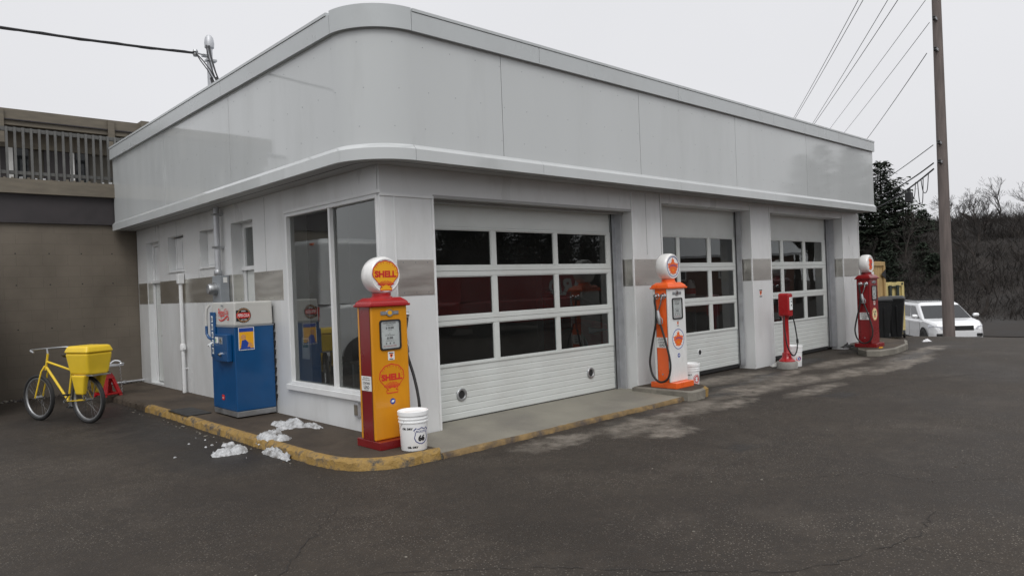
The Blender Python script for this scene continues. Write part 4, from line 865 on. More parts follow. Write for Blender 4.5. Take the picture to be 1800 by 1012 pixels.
mb = MB(); mb.box(-0.93, -0.60, 3.50, 4.28, 0.101, 0.114, RUBBER); o = mb.obj("floor_mat", bevel=0.004); tag(o, "black rubber mat lying on the walk beside the blue soda machine", "mat")

# ------------------------------------------------------------------ electric service, standpipe
M_ = thing("electric_meter", "grey electric meter box with conduit rising past the fascia to a weatherhead", "electric meter", (0, 4.35, 0))
mb = MB(); mb.box(-0.145, -0.008, -0.15, 0.17, 1.60, 2.03, GREYP); mb.obj("meter_box", M_, bevel=0.008)
mb = MB(); mb.box(-0.1, -0.005, -0.06, 0.12, 1.0, 1.60, GREYP); mb.obj("lower_box", M_, bevel=0.006)
mb = MB(); T = Matrix.Translation((-0.145, 0.02, 1.83)) @ Matrix.Rotation(R(-90), 4, 'Y'); mb.lathe([(0.098, 0), (0.098, 0.03), (0.085, 0.032), (0.085, 0.10), (0.07, 0.125), (0, 0.13)], STEEL, 24, T); mb.obj("meter_dial", M_)
mb = MB(); mb.prism(rect(0.02, 0.08, 1.92, 2.0), FY(-0.12, -0.152, 0), 0, .002, PWHITE); mb.obj("paper_tag", M_)
mb = MB(); mb.tube([(-0.09, 0.06, 2.02), (-0.09, 0.06, 5.50)], 0.044, GALV, 14)
for z in (2.45, 2.95, 5.30): mb.box(-0.15, 0.0, 0.005, 0.115, z, z + 0.03, STEEL)
mb.lathe([(0.05, 2.03), (0.06, 2.05), (0.06, 2.10), (0.05, 2.12)], STEEL, 14, Matrix.Translation((-0.09, 0.06, 0))); mb.obj("conduit", M_)
mb = MB(); mb.lathe([(0.046, 5.49), (0.068, 5.51), (0.072, 5.58), (0.060, 5.66), (0.03, 5.70), (0, 5.705)], GALV, 20, Matrix.Translation((-0.09, 0.06, 0))); mb.obj("weatherhead", M_)
mb = MB(); mb.box(-0.20, -0.13, 0.02, 0.10, 5.36, 5.39, STEEL); mb.tube([(-0.13, 0.06, 5.38), (-0.26, 0.08, 5.40)], 0.012, STEEL, 6); mb.lathe([(0.03, -0.05), (0.04, -0.02), (0.025, 0), (0.04, 0.02), (0.03, 0.05)], STEEL, 12, Matrix.Translation((-0.29, 0.09, 5.40))); mb.obj("wire_clamp", M_)
mb = MB()
for k, (dx, dy) in enumerate(((-.03, -.05), (0.0, -.07), (.02, -.04))):
    mb.tube([(-0.13 + dx, 0.0, 5.52), (-0.17 + dx, -0.12 + dy, 5.30), (-0.16 + dx, -0.24 + dy, 5.05), (-0.12 + dx, -0.36 + dy, 4.78)], 0.010, WIRE, 6)
    mb.tube([(-0.29, 0.08, 5.40), (-0.26 + dx, -0.05 + dy, 5.24), (-0.2 + dx, -0.16 + dy, 5.08), (-0.14 + dx, -0.30 + dy, 4.84)], 0.008, WIRE, 6)
mb.tube([(-0.15, -0.32, 4.95), (-0.13, -0.42, 4.74)], 0.024, WIRE, 8); mb.tube([(-0.19, -0.24, 4.96), (-0.17, -0.33, 4.75)], 0.024, WIRE, 8)
mb.obj("service_leads", M_)
def wire(name, A, B, sag, rad, label, cat="wire", group=None, twist=False):
    A, B = Vector(A), Vector(B); pts = []
    for i in range(41):
        t_ = i / 40; p = A.lerp(B, t_); p.z -= sag * 4 * t_ * (1 - t_); pts.append(p)
    mb = MB(); mb.tube(pts, rad, WIRE, 6)
    if twist: mb.tube([p + V(0.014 * math.cos(i * 1.1), 0.0, 0.014 * math.sin(i * 1.1)) for i, p in enumerate(pts)], rad * 0.7, WIRE, 5)
    return tag(mb.obj(name), label, cat, group)
wire("service_cable", (-0.29, 4.44, 5.40), (-6.2, 5.35, 5.58), 0.10, 0.018, "twisted black service cable running from the weatherhead off to the left", "cable", None, True)
SPZ = thing("standpipe", "white standpipe with a square head rising from the walk beside the side door", "pipe", (-0.06, 6.19, 0.10))
mb = MB(); mb.tube([(0, 0, 0), (0, 0, 1.92)], 0.032, TRIM, 14); mb.obj("pipe", SPZ)
mb = MB(); mb.box(-0.05, 0.05, -0.055, 0.055, 1.86, 2.03, TRIM); mb.obj("pipe_head", SPZ, bevel=0.01)
mb = MB(); mb.lathe([(0.034, 0.72), (0.05, 0.73), (0.05, 0.80), (0.04, 0.83), (0.034, 0.84)], TRIM, 14); mb.box(-0.02, 0.02, -0.085, -0.03, 0.74, 0.78, TRIM); mb.box(0.0, 0.06, -0.02, 0.02, 0.4, 0.42, TRIM); mb.obj("coupling", SPZ)

# ------------------------------------------------------------------ red air pump
A_ = thing("air_pump", "small red pedestal air pump with black hose on a round concrete base", "air pump", (8.37, -0.43, 0), R(0))
mb = MB(); mb.lathe([(0.185, -0.02), (0.185, 0.105), (0.17, 0.125), (0, 0.125)], CONC, 28); mb.obj("footing", A_)
mb = MB(); mb.lathe([(0.145, 0.125), (0.145, 0.14), (0.11, 0.175), (0.085, 0.205), (0.078, 0.28), (0.062, 0.29), (0.056, 0.30), (0.050, 0.90), (0.06, 0.93), (0.085, 0.96)], RED, 28); mb.obj("pedestal", A_)
mb = MB(); F = (V(0, -0.11, 0), V(1, 0, 0), V(0, 0, 1)); mb.prism(rrect(-0.088, 0.088, 0.95, 1.375, 0.045), F, -0.20, 0.0, RED); mb.obj("head_box", A_, bevel=0.02, seg=3)
mb = MB(); F = FY(0, -0.111, 0); mb.prism(rect(-0.05, 0.055, 1.07, 1.30), F, 0, 0.008, DIALW); mb.prism(rect(-0.01, 0.02, 1.14, 1.17), F, .008, .010, BLACKM); mb.prism(rect(-0.01, 0.03, 1.21, 1.24), F, .008, .010, GREYP); text(mb, "AIR", F, 0.005, 1.275, .022, BLACKM, w=.0095, bold=.03); mb.obj("gauge", A_)
mb = MB(); mb.lathe([(0.018, 0), (0.018, 0.03), (0.0, 0.032)], CHROME, 12, Matrix.Translation((0.088, 0, 1.25)) @ Matrix.Rotation(R(90), 4, 'Y')); mb.obj("crank", A_)
def cr(ctrl, k=6):
    out = []
    for i in range(len(ctrl) - 1):
        p = [Vector(ctrl[max(0, min(len(ctrl) - 1, i + d))]) for d in (-1, 0, 1, 2)]
        for j in range(k):
            t_ = j / k; out.append(0.5 * ((2 * p[1]) + (p[2] - p[0]) * t_ + (2 * p[0] - 5 * p[1] + 4 * p[2] - p[3]) * t_ ** 2 + (3 * p[1] - p[0] - 3 * p[2] + p[3]) * t_ ** 3))
    return out + [Vector(ctrl[-1])]
mb = MB(); mb.tube(cr([(0.09, -0.09, 0.97), (0.14, -0.10, 0.82), (0.18, -0.11, 0.62), (0.19, -0.12, 0.46), (0.13, -0.13, 0.31), (0.02, -0.13, 0.235), (-0.08, -0.12, 0.28), (-0.15, -0.09, 0.42), (-0.165, -0.07, 0.6), (-0.14, -0.04, 0.8), (-0.09, -0.02, 0.96)]), 0.012, RUBBER, 8); mb.tube([(0.192, -0.118, 0.52), (0.197, -0.118, 0.45)], 0.022, RUBBER, 8); mb.obj("air_hose", A_)
def rag(name, x, y, z, s, label, m, seed, cat="rag"):
    q = random.Random(seed); n = 14; vs = []; fs = []
    for j in range(n):
        for i in range(n):
            a, b = i / (n - 1) - .5, j / (n - 1) - .5; k = max(0, 1 - 2.1 * math.hypot(a, b)); vs.append((a * s * (1.5 + q.uniform(-.3, .3)), b * s * (0.8 + q.uniform(-.3, .3)), k * s * .35 * q.uniform(.3, 1.2) + 0.005))
    for j in range(n - 1):
        for i in range(n - 1):
            if math.hypot((i + .5) / (n - 1) - .5, (j + .5) / (n - 1) - .5) < .47: fs.append((j * n + i, j * n + i + 1, (j + 1) * n + i + 1, (j + 1) * n + i))
    mb = MB(); mb.add(vs, fs, m); return tag(mb.obj(name, loc=(x, y, z), fix=False), label, cat)
rag("rag", 8.52, -0.17, 0.004, 0.26, "crumpled pale rag on the asphalt at the foot of the pier by the air pump", mat("rag_white", (0.5, 0.5, 0.48), .9, var=.2), 3)
rag("rag", 11.28, -0.36, 0.126, 0.30, "black crumpled rag on the island beside the red pump", RUBBER, 4)
rag("litter", 14.6, -0.87, 0.0, 0.22, "scrap of white litter on the asphalt near the white car", mat("paper_white", (0.75, 0.75, 0.76), .7), 6, "litter")
mb = MB(); mb.box(-0.06, 0.06, -0.02, 0.02, 0, 0.02, PYEL); tag(mb.obj("wood_wedge", loc=(11.40, -0.98, 0.126)), "small yellow wedge lying on the island by the base of the red pump", "wedge")

# ------------------------------------------------------------------ wheelie bins and timber gates beyond the red pump
def wheelie(label, loc, rz):
    B = thing("wheelie_bin", label, "bin", loc, rz, "black wheelie bins")
    mb = MB(); mb.frus((-0.21, 0.21, -0.22, 0.24), (-0.29, 0.29, -0.36, 0.30), 0.05, 0.98, BINB); mb.frus((-0.31, 0.31, -0.38, 0.32), (-0.31, 0.31, -0.38, 0.32), 0.982, 1.02, BINB)
    for x in (-0.12, 0.0, 0.12): mb.frus((x - .02, x + .02, -0.245, -0.20), (x - .02, x + .02, -0.37, -0.33), 0.12, 0.85, BINB)
    mb.obj("bin_body", B, bevel=0.012)
    mb = MB(); mb.frus((-0.315, 0.315, -0.40, 0.33), (-0.25, 0.25, -0.32, 0.29), 1.024, 1.08, BINB); mb.obj("bin_lid", B, bevel=0.014)
    mb = MB(); mb.tube([(-0.26, 0.36, 0.96), (0.26, 0.36, 0.96)], 0.016, BINB, 8); mb.box(-.26, -.23, .30, .37, .94, .98, BINB); mb.box(.23, .26, .30, .37, .94, .98, BINB); mb.obj("bin_handle", B)
    for x in (-0.25, 0.25):
        mb = MB(); mb.lathe([(0.10, -0.025), (0.10, 0.025)], RUBBER, 20, Matrix.Translation((x, 0.26, 0.10)) @ Matrix.Rotation(R(90), 4, 'Y')); mb.obj("wheel", B)
wheelie("black wheelie bin nearest the red pump", (14.27, 0.10, 0), R(-66)); wheelie("black wheelie bin farther right with its lid sticking out", (15.28, 0.12, -0.005), R(-74))
def plank_gate(name, label, A, B, z0, h, n, m, extra):
    A, B = Vector(A), Vector(B); d = (B - A); wd = d.length; T = thing(name, label, "gate", (A.x, A.y, z0), math.atan2(d.y, d.x), "timber gates by the bins")
    q = random.Random(len(label)); mb = MB(); k = wd / n
    for i in range(n): mb.box(i * k + 0.004, (i + 1) * k - 0.004, -0.012 + q.uniform(-.004, .004), 0.012, 0.02 + q.uniform(0, .02), h - 0.02 + q.uniform(-.015, .015), m)
    mb.obj("boards", T)
    mb = MB(); mb.box(0, wd, -0.05, -0.014, h - 0.13, h - 0.02, m); mb.box(0, wd, -0.05, -0.014, 0.12, 0.22, m); mb.box(wd - 0.10, wd, -0.055, -0.0145, 0.222, h - 0.131, m); mb.box(0, 0.09, -0.055, -0.0145, 0.222, h - 0.131, m); mb.obj("gate_frame", T, bevel=0.004)
    extra(T, wd, h)
    return T
def ex1(T, wd, h):
    mb = MB(); F = (V(0, -0.056, 0), V(1, 0, 0), V(0, 0, 1)); mb.prism([(wd - 0.01, h - 0.50), (wd - 0.01, h - 0.22), (wd - 0.30, h - 0.36)], F, 0, 0.006, BLACKM); mb.obj("hinge", T)
    mb = MB(); mb.prism(rect(0.22, 0.52, h - 0.72, h - 0.28), F, 0, 0.004, PWHITE); mb.prism(rect(0.27, 0.40, h - 0.42, h - 0.36), F, .004, .005, GREYP); mb.prism(rect(0.27, 0.47, h - 0.54, h - 0.48), F, .004, .005, GREYP); mb.obj("notice_board", T)
def ex2(T, wd, h):
    mb = MB(); F = (V(0, -0.056, 0), V(1, 0, 0), V(0, 0, 1)); gm = mat("hinge_green", (0.03, 0.04, 0.035), .5)
    for x in (0.12, 0.44): mb.box(x, x + 0.09, -0.09, -0.056, h - 0.55, h - 0.10, gm)
    mb.box(0.10, 0.62, -0.075, -0.056, h - 0.16, h - 0.12, gm); mb.box(wd - .12, wd - .06, -.07, -.056, h - .09, h - .04, gm); mb.obj("latch", T)
gA, gB = (15.0, 0.50), (16.15, 0.50)
plank_gate("timber_gate", "tall tan board gate with black hinge and white notice behind the red pump", (15.15, 0.74, 0), (16.45, 0.70, 0), -0.05, 2.05, 9, PLANK, ex1)
plank_gate("timber_gate", "low cream board gate with dark straps behind the black bins", (16.95, 0.88, 0), (17.72, 0.66, 0), -0.10, 1.52, 7, PLANKY, ex2)

# ------------------------------------------------------------------ vehicles
def wheel(P, x, y, rad, wd, side):
    T = Matrix.Translation((x, y, rad)) @ Matrix.Rotation(R(90), 4, 'X')
    mb = MB(); mb.lathe([(rad * .66, -wd / 2), (rad * .92, -wd / 2), (rad, -wd * .36), (rad, wd * .36), (rad * .92, wd / 2), (rad * .66, wd / 2)], RUBBER, 32, T, cap=False); t_ = mb.obj("wheel", P)
    mb = MB(); mb.lathe([(rad * .66, -wd * .42), (rad * .6, -wd * .30), (0, -wd * .2)], DARK, 32, T, cap=False); mb.lathe([(rad * .66, wd * .42), (rad * .6, wd * .30), (0, wd * .2)], DARK, 32, T, cap=False)
    for k in range(7):
        for s in (-1, 1):
            a = 2 * PI * k / 7; c_, s_ = math.cos(a), math.sin(a)
            mb.add([T @ V(c_ * .1 * rad - s_ * .06 * rad, s_ * .1 * rad + c_ * .06 * rad, s * wd * .36), T @ V(c_ * .1 * rad + s_ * .06 * rad, s_ * .1 * rad - c_ * .06 * rad, s * wd * .36), T @ V(c_ * .66 * rad + s_ * .08 * rad, s_ * .66 * rad - c_ * .08 * rad, s * wd * .43), T @ V(c_ * .66 * rad - s_ * .08 * rad, s_ * .66 * rad + c_ * .08 * rad, s * wd * .43)], [(0, 1, 2, 3)], STEEL)
    mb.obj("rim", t_)
def vehicle(name, label, cat, loc, rz, paint, L_, W_, zs, roof_mat=None, group=None, text_=None, van=False):
    """x forward. zs = (ground clearance, hood height, beltline, roof height)"""
    P = thing(name, label, cat, loc, rz, group); zc, zh, zb, zr = zs; h = W_ / 2; roof_mat = roof_mat or paint
    mb = MB(); xr, xf = -L_ / 2, L_ / 2
    # lower body: cross-sections along the length
    cowl = xf - (0.62 if van else 1.22)
    st = [(xr, zc + .18, zb - .10, .80), (xr + .06, zc + .06, zb - .02, .90), (xr + .35, zc, zb, .97), (xr + 1.0, zc, zb, 1.0), (0, zc, zb, 1.0), (cowl - .15, zc, zb, 1.0), (cowl + .12, zc, zh + .06, .985), (xf - .45, zc + .02, zh, .95), (xf - .14, zc + .04, zh - .08, .87), (xf - .02, zc + .10, zh - .28, .78), (xf, zc + .16, zh - .40, .74)]
    vs = []; n = 10
    for x, z0, z1, k in st:
        hh = h * k
        prof = [(-hh * .90, z0), (-hh * .985, z0 + .12), (-hh, z0 + (z1 - z0) * .45), (-hh * .975, z1 - .09), (-hh * .90, z1), (hh * .90, z1), (hh * .975, z1 - .09), (hh, z0 + (z1 - z0) * .45), (hh * .985, z0 + .12), (hh * .90, z0)]
        vs += [(x, y, z) for y, z in prof]
    fs = [(i * n + k, i * n + (k + 1) % n, (i + 1) * n + (k + 1) % n, (i + 1) * n + k) for i in range(len(st) - 1) for k in range(n)] + [tuple(range(n)), tuple((len(st) - 1) * n + k for k in range(n - 1, -1, -1))]
    mb.add(vs, fs, paint, False); body = mb.obj("body", P, bevel=0.06, seg=3)
    # cabin
    mb = MB(); b0, b1 = xr + .08, cowl + .10; t0, t1 = xr + (.15 if van else .42), cowl - (.30 if van else .95); hb, ht = h * .93, h * (.86 if van else .74)
    lv = [(b0, b1, hb, zb - .02), (t0 - .03, t1 + .06, ht + .02, zr - .08), (t0 + .08, t1 - .10, ht - .07, zr)]
    vs = []
    for a, b, y, z in lv: vs += [(a, -y, z), (b, -y, z), (b, y, z), (a, y, z)]
    fs = [(4 * i + k, 4 * i + (k + 1) % 4, 4 * i + 4 + (k + 1) % 4, 4 * i + 4 + k) for i in range(2) for k in range(4)] + [(8, 9, 10, 11)]
    mb.add(vs, fs, roof_mat); mb.obj("cabin", P, bevel=0.08, seg=3)
    def lerp(a, b, t_): return a + (b - a) * t_
    def panel(nm, quad, push, m=CGLASS):
        mb = MB(); mb.add([Vector(p) + Vector(push) for p in quad], [(0, 1, 2, 3)], m); mb.add([Vector(p) + Vector(push) * 2 for p in quad], [(0, 1, 2, 3)], DARK) if False else None; mb.obj(nm, P)
    a0, c0 = lv[0], lv[1]
    wz0, wz1 = .10, .90
    def side_pt(t_, u_, s): # t along, u up
        xa = lerp(a0[0], c0[0], u_); xb = lerp(a0[1], c0[1], u_); y = lerp(a0[2], c0[2], u_); z = lerp(a0[3], c0[3], u_); return (lerp(xa, xb, t_), s * y, z)
    DG = mat("tinted_glass", (0.018, 0.02, 0.022), 0.05, spec=0.35)
    cuts = [] if text_ else [(.80, .985)] if van else [(.05, .27), (.29, .56), (.585, .86)]
    for s in (-1, 1):
        for p, q_ in cuts: panel("side_window", [side_pt(p, wz0, s), side_pt(q_ - (.0 if q_ < .8 else -.02), wz0, s), side_pt(q_ - (0 if q_ < .8 else .05), wz1, s), side_pt(p + (0 if p > .1 else .03), wz1, s)], (0, s * .008, .002), DG)
        mb = MB(); mb.tube([(cowl - .28, s * h * .94, zb + .04), (cowl - .26, s * (h + .10), zb + .07)], .03, DARK, 6); mb.lathe([(0.0, -.10), (.08, -.09), (.10, 0), (.08, .09), (0, .10)], paint, 12, Matrix.Translation((cowl - .24, s * (h + .13), zb + .11)) @ Matrix.Rotation(R(90), 4, 'X') @ Matrix.Scale(.8, 4, V(0, 1, 0))); mb.obj("door_mirror", P)
    def fb(x0, x1, k): return [(lerp(x0, x1, wz0 * .5), -lerp(a0[2], c0[2], .05) * k, lerp(a0[3], c0[3], .05)), (lerp(x0, x1, wz0 * .5), lerp(a0[2], c0[2], .05) * k, lerp(a0[3], c0[3], .05)), (lerp(x0, x1, .92), lerp(a0[2], c0[2], .92) * k, lerp(a0[3], c0[3], .92)), (lerp(x0, x1, .92), -lerp(a0[2], c0[2], .92) * k, lerp(a0[3], c0[3], .92))]
    panel("windscreen", fb(a0[1], c0[1], .93), (.012, 0, .008), DG); None if van else panel("rear_window", fb(a0[0], c0[0], .88), (-.010, 0, .004), DG)
    rad = .37 if not van else .35
    for x in (xf - .92, xr + .95):
        for s in (-1, 1):
            mb = MB(); mb.lathe([(rad + .07, 0), (rad + .07, .012), (0, .012)], DARK, 32, Matrix.Translation((x, s * (h - .004), rad)) @ Matrix.Rotation(R(-90 * s), 4, 'X')); mb.obj("wheel_arch", body); wheel(P, x, s * (h - .10), rad, .24, s)
    zl = zh - .22
    for s in (-1, 1):
        mb = MB(); mb.add([(xf - .50, s * h * .955, zl + .09), (xf - .12, s * h * .86, zl + .05), (xf + .015, s * h * .60, zl + .03), (xf + .015, s * h * .60, zl - .08), (xf - .08, s * h * .83, zl - .09), (xf - .48, s * h * .965, zl - .02)], [(0, 1, 2, 3, 4, 5)], LAMP); mb.obj("headlight", P)
        mb = MB(); mb.box(xr - .012, xr + .10, s * h * .80 - .09, s * h * .80 + .09, zb - .45, zb - .06, REDLENS); mb.obj("tail_light", P)
    mb = MB(); mb.box(xf - .03, xf + .018, -h * .50, h * .50, zl - .12, zl + .05, DARK); mb.obj("grille", P, bevel=.01)
    mb = MB(); mb.box(xf - .09, xf + .02, -h * .72, h * .72, zc + .06, zc + .22, DARK); mb.box(xf - .16, xf + .02, -h * .80, -h * .60, zc + .24, zc + .36, DARK); mb.box(xf - .16, xf + .02, h * .60, h * .80, zc + .24, zc + .36, DARK); mb.obj("front_bumper", P, bevel=.015)
    mb = MB()
    for s in (-1, 1): mb.box(xr + .3, xf - .55, s * (h - .004) - .012, s * (h - .004) + .012, zc + .02, zc + .12, DARK)
    for x in (cowl - .1, -.25, xr + 1.15):
        for s in (-1, 1): mb.box(x - .004, x + .004, s * (h * 1.0) - .003, s * (h * 1.0) + .003, zc + .15, zb - .12, DARK)
    mb.obj("door_seams", body)
    if not van:
        for s in (-1, 1):
            mb = MB(); mb.tube([(t0 + .15, s * (ht - .06), zr + .005), (t0 + .25, s * (ht - .06), zr + .05), (t1 - .35, s * (ht - .06), zr + .05), (t1 - .22, s * (ht - .06), zr + .0)], .018, STEEL, 6); mb.obj("roof_rail", P)
        mb = MB(); mb.box(t0 + .7, t0 + .74, -ht + .06, ht - .06, zr + .06, zr + .09, DARK); mb.box(t1 - .7, t1 - .66, -ht + .06, ht - .06, zr + .06, zr + .09, DARK); mb.obj("roof_bars", P)
    if van:
        for s in (-1, 1): mb = MB(); mb.box(t0 - .05, t0 + .0, s * .6 - .07, s * .6 + .07, zr - .14, zr - .09, PORG); mb.obj("marker_light", P)
    if van and paint is CARR:
        mb = MB(); mb.frus((t0 + .06, t1 - .12, -ht + .05, ht - .05), (t0 + .2, t1 - .3, -ht + .2, ht - .2), zr + .002, zr + .10, CARW); mb.obj("roof_cover", P, bevel=.03)
    if text_:
        mb = MB(); F = (V(0, h * .90, 0), V(-1, 0, 0), V(0, 0, 1)); text(mb, text_, F, -1.9, 1.62, .66, PWHITE, w=.04, bold=.04, shear=.15, width=2.1); mb.obj("lettering", P, fix=False)
    return P
fwd = Vector((-4.28 - 28.0, -6.6 - 3.4)).normalized(); a_ = math.atan2(fwd.y, fwd.x) + R(17)
vehicle("parked_car", "white sport utility vehicle with roof rails on the road beyond the lot", "car", (28.6, 3.0, -1.33), a_, CARW, 4.75, 1.95, (.24, 1.06, 1.10, 1.72))
vehicle("parked_van", "red van with white roof and white lettering seen mirrored in the nearest bay door", "van", (14.4, -12.6, 0), R(0), CARR, 7.0, 2.1, (.30, 1.05, 1.25, 2.35), None, None, "ARD", True)
vehicle("parked_van", "white van seen mirrored in the show window", "van", (-5.22, 7.60, 0), R(180), CARW, 5.2, 2.0, (.28, 1.35, 1.50, 2.85), CARW, None, None, True)
vehicle("parked_car", "red car standing in the dark middle bay behind the door", "car", (7.1, 4.2, 0.03), R(-90), CARR, 4.4, 1.8, (.2, .95, 1.0, 1.45))
#@@MORE2
# ------------------------------------------------------------------ delivery bicycle and jack-stand stool
B_ = thing("delivery_bicycle", "delivery bicycle with a big yellow box over its rear wheel", "bicycle", (-1.80, 4.86, 0), R(113))
def bwheel(x):
    T = Matrix.Translation((x, 0, 0.335)) @ Matrix.Rotation(R(90), 4, 'X')
    mb = MB(); mb.lathe([(0.29, -.015), (0.31, -.026), (0.330, -.02), (0.337, 0), (0.330, .02), (0.31, .026), (0.29, .015)], RUBBER, 40, T, cap=False); t_ = mb.obj("wheel", B_)
    mb = MB(); mb.lathe([(0.292, -.014), (0.272, -.012), (0.266, 0), (0.272, .012), (0.292, .014)], STEEL, 40, T, cap=False); mb.obj("rim", t_)
    mb = MB(); mb.lathe([(0.02, -.05), (0.028, -.03), (0.02, 0), (0.028, .03), (0.02, .05)], STEEL, 12, T)
    for k in range(24):
        a = 2 * PI * k / 24; b = a + (.35 if k % 2 else -.35); mb.tube([T @ V(.025 * math.cos(b), .025 * math.sin(b), .03 * (1 if k % 4 < 2 else -1)), T @ V(.275 * math.cos(a), .275 * math.sin(a), 0)], .0018, CHROME, 4)
    mb.obj("spokes", t_)
bwheel(0); bwheel(1.08)
mb = MB()
for s in (-1, 1):
    mb.tube([(0, s * .06, .335), (0.42, s * .03, .30)], .009, BYEL, 8); mb.tube([(0, s * .06, .335), (0.30, s * .02, .80)], .008, BYEL, 8); mb.tube([(1.08, s * .055, .335), (0.93, s * .05, .72), (0.92, 0, .80)], .011, BYEL, 8)
mb.tube([(0.42, 0, .30), (0.30, 0, .86)], .015, BYEL, 10); mb.tube([(0.42, 0, .30), (0.88, 0, .78)], .018, BYEL, 10); mb.tube([(0.32, 0, .74), (0.86, 0, .86)], .015, BYEL, 10); mb.tube([(0.90, 0, .74), (0.84, 0, .98)], .016, BYEL, 10); mb.obj("frame", B_)
mb = MB(); mb.frus((.20, .46, -.03, .03), (.16, .42, -.09, .09), .93, .97, RUBBER); mb.frus((.16, .30, -.09, .09), (.18, .28, -.07, .07), .972, 1.01, DRED); mb.tube([(0.30, 0, .84), (0.29, 0, .93)], .012, STEEL, 8); mb.obj("saddle", B_, bevel=.012)
mb = MB(); mb.tube([(0.84, 0, .97), (.86, 0, 1.05)], .012, STEEL, 8); mb.tube(cr([(.70, -.29, 1.02), (.80, -.27, 1.05), (.88, -.12, 1.05), (.88, .12, 1.05), (.80, .27, 1.05), (.70, .29, 1.02)]), .012, STEEL, 8); mb.obj("handlebar", B_)
mb = MB(); mb.tube([(0.42, -.07, .30), (0.42, .07, .30)], .018, STEEL, 10); mb.tube([(.42, -.07, .30), (.55, -.08, .19)], .009, STEEL, 6); mb.tube([(.42, .07, .30), (.29, .08, .41)], .009, STEEL, 6); mb.box(.50, .60, -.16, -.08, .18, .20, RUBBER); mb.box(.24, .34, .08, .16, .40, .42, RUBBER); mb.lathe([(.09, -.003), (.09, .003)], STEEL, 24, Matrix.Translation((.42, -.05, .30)) @ Matrix.Rotation(R(90), 4, 'X')); mb.obj("crankset", B_)
mb = MB(); mb.frus((-.24, .14, -.16, .16), (-.28, .18, -.20, .20), .70, 1.00, BYEL); mb.obj("cargo_box", B_, bevel=.03, seg=3)
mb = MB(); mb.frus((-.295, .195, -.215, .215), (-.26, .16, -.18, .18), 1.002, 1.10, BYEL); mb.obj("box_lid", B_, bevel=.03, seg=3)
for s in (-1, 1):
    mb = MB(); mb.frus((-.10, .06, s * .12 - .03, s * .12 + .03), (-.18, .10, s * .135 - .045, s * .135 + .045), .42, .695, BYEL); mb.obj("side_pannier", B_, bevel=.02)
mb = MB(); mb.box(-.30, .08, -.14, .14, .685, .70, STEEL); mb.tube([(-.05, -.1, .69), (0, -.07, .34)], .007, STEEL, 6); mb.tube([(-.05, .1, .69), (0, .07, .34)], .007, STEEL, 6); mb.obj("rack", B_)
mb = MB(); mb.box(.185, .20, -.08, -.02, .84, .98, DRED); mb.box(.185, .20, .02, .08, .84, .98, DRED); mb.obj("reflector", B_)
J = thing("jack_stand", "red jack stand carrying a flat silver seat pan with a hanging chain", "jack stand", (-1.04, 7.02, 0.10), R(20))
mb = MB()
for sx_, sy_ in ((-1, -1), (1, -1), (1, 1), (-1, 1)):
    mb.frus((sx_ * .14 - .028, sx_ * .14 + .028, sy_ * .13 - .028, sy_ * .13 + .028), (sx_ * .055 - .03, sx_ * .055 + .03, sy_ * .055 - .03, sy_ * .055 + .03), 0, .30, RED)
mb.box(-.16, .16, -.155, -.115, .03, .06, RED); mb.box(-.16, .16, .115, .155, .03, .06, RED); mb.box(-.155, -.115, -.11, .11, .031, .061, RED); mb.box(.115, .155, -.11, .11, .031, .061, RED); mb.frus((-.09, .09, -.09, .09), (-.05, .05, -.05, .05), .301, .40, RED); mb.obj("stand", J, bevel=.006)
mb = MB(); mb.tube([(0, 0, .40), (0, 0, .50)], .03, RUBBER, 12); mb.obj("ratchet_post", J)
mb = MB(); mb.box(-.21, .21, -.15, .15, .50, .525, GALV); mb.tube(cr([(.12, .10, .53), (.18, .06, .58), (.23, 0, .57), (.24, -.06, .53)]), .014, GALV, 8); mb.lathe([(.045, .524), (.045, .545), (.02, .56), (0, .56)], CHROME, 16, Matrix.Translation((.19, -.11, 0))); mb.obj("seat_pan", J, bevel=.01)
mb = MB()
for k in range(16): mb.tube([(.13, -.16 - .002 * k, .50 - .028 * k), (.13 + (.008 if k % 2 else -.008), -.162 - .002 * k, .486 - .028 * k), (.13, -.162 - .002 * k, .472 - .028 * k)], .0055, STEEL, 5)
mb.obj("chain", J)
mb = MB(); mb.tube([(-0.9, 8.66, 0.13), (0.0, 8.67, 0.145)], .02, GALV, 8); mb.tube([(-0.35, 8.66, 0.12), (-0.35, 8.66, 0.17)], .03, GALV, 8); tag(mb.obj("loose_pipe"), "thin grey pipe lying along the foot of the tan block wall", "pipe")

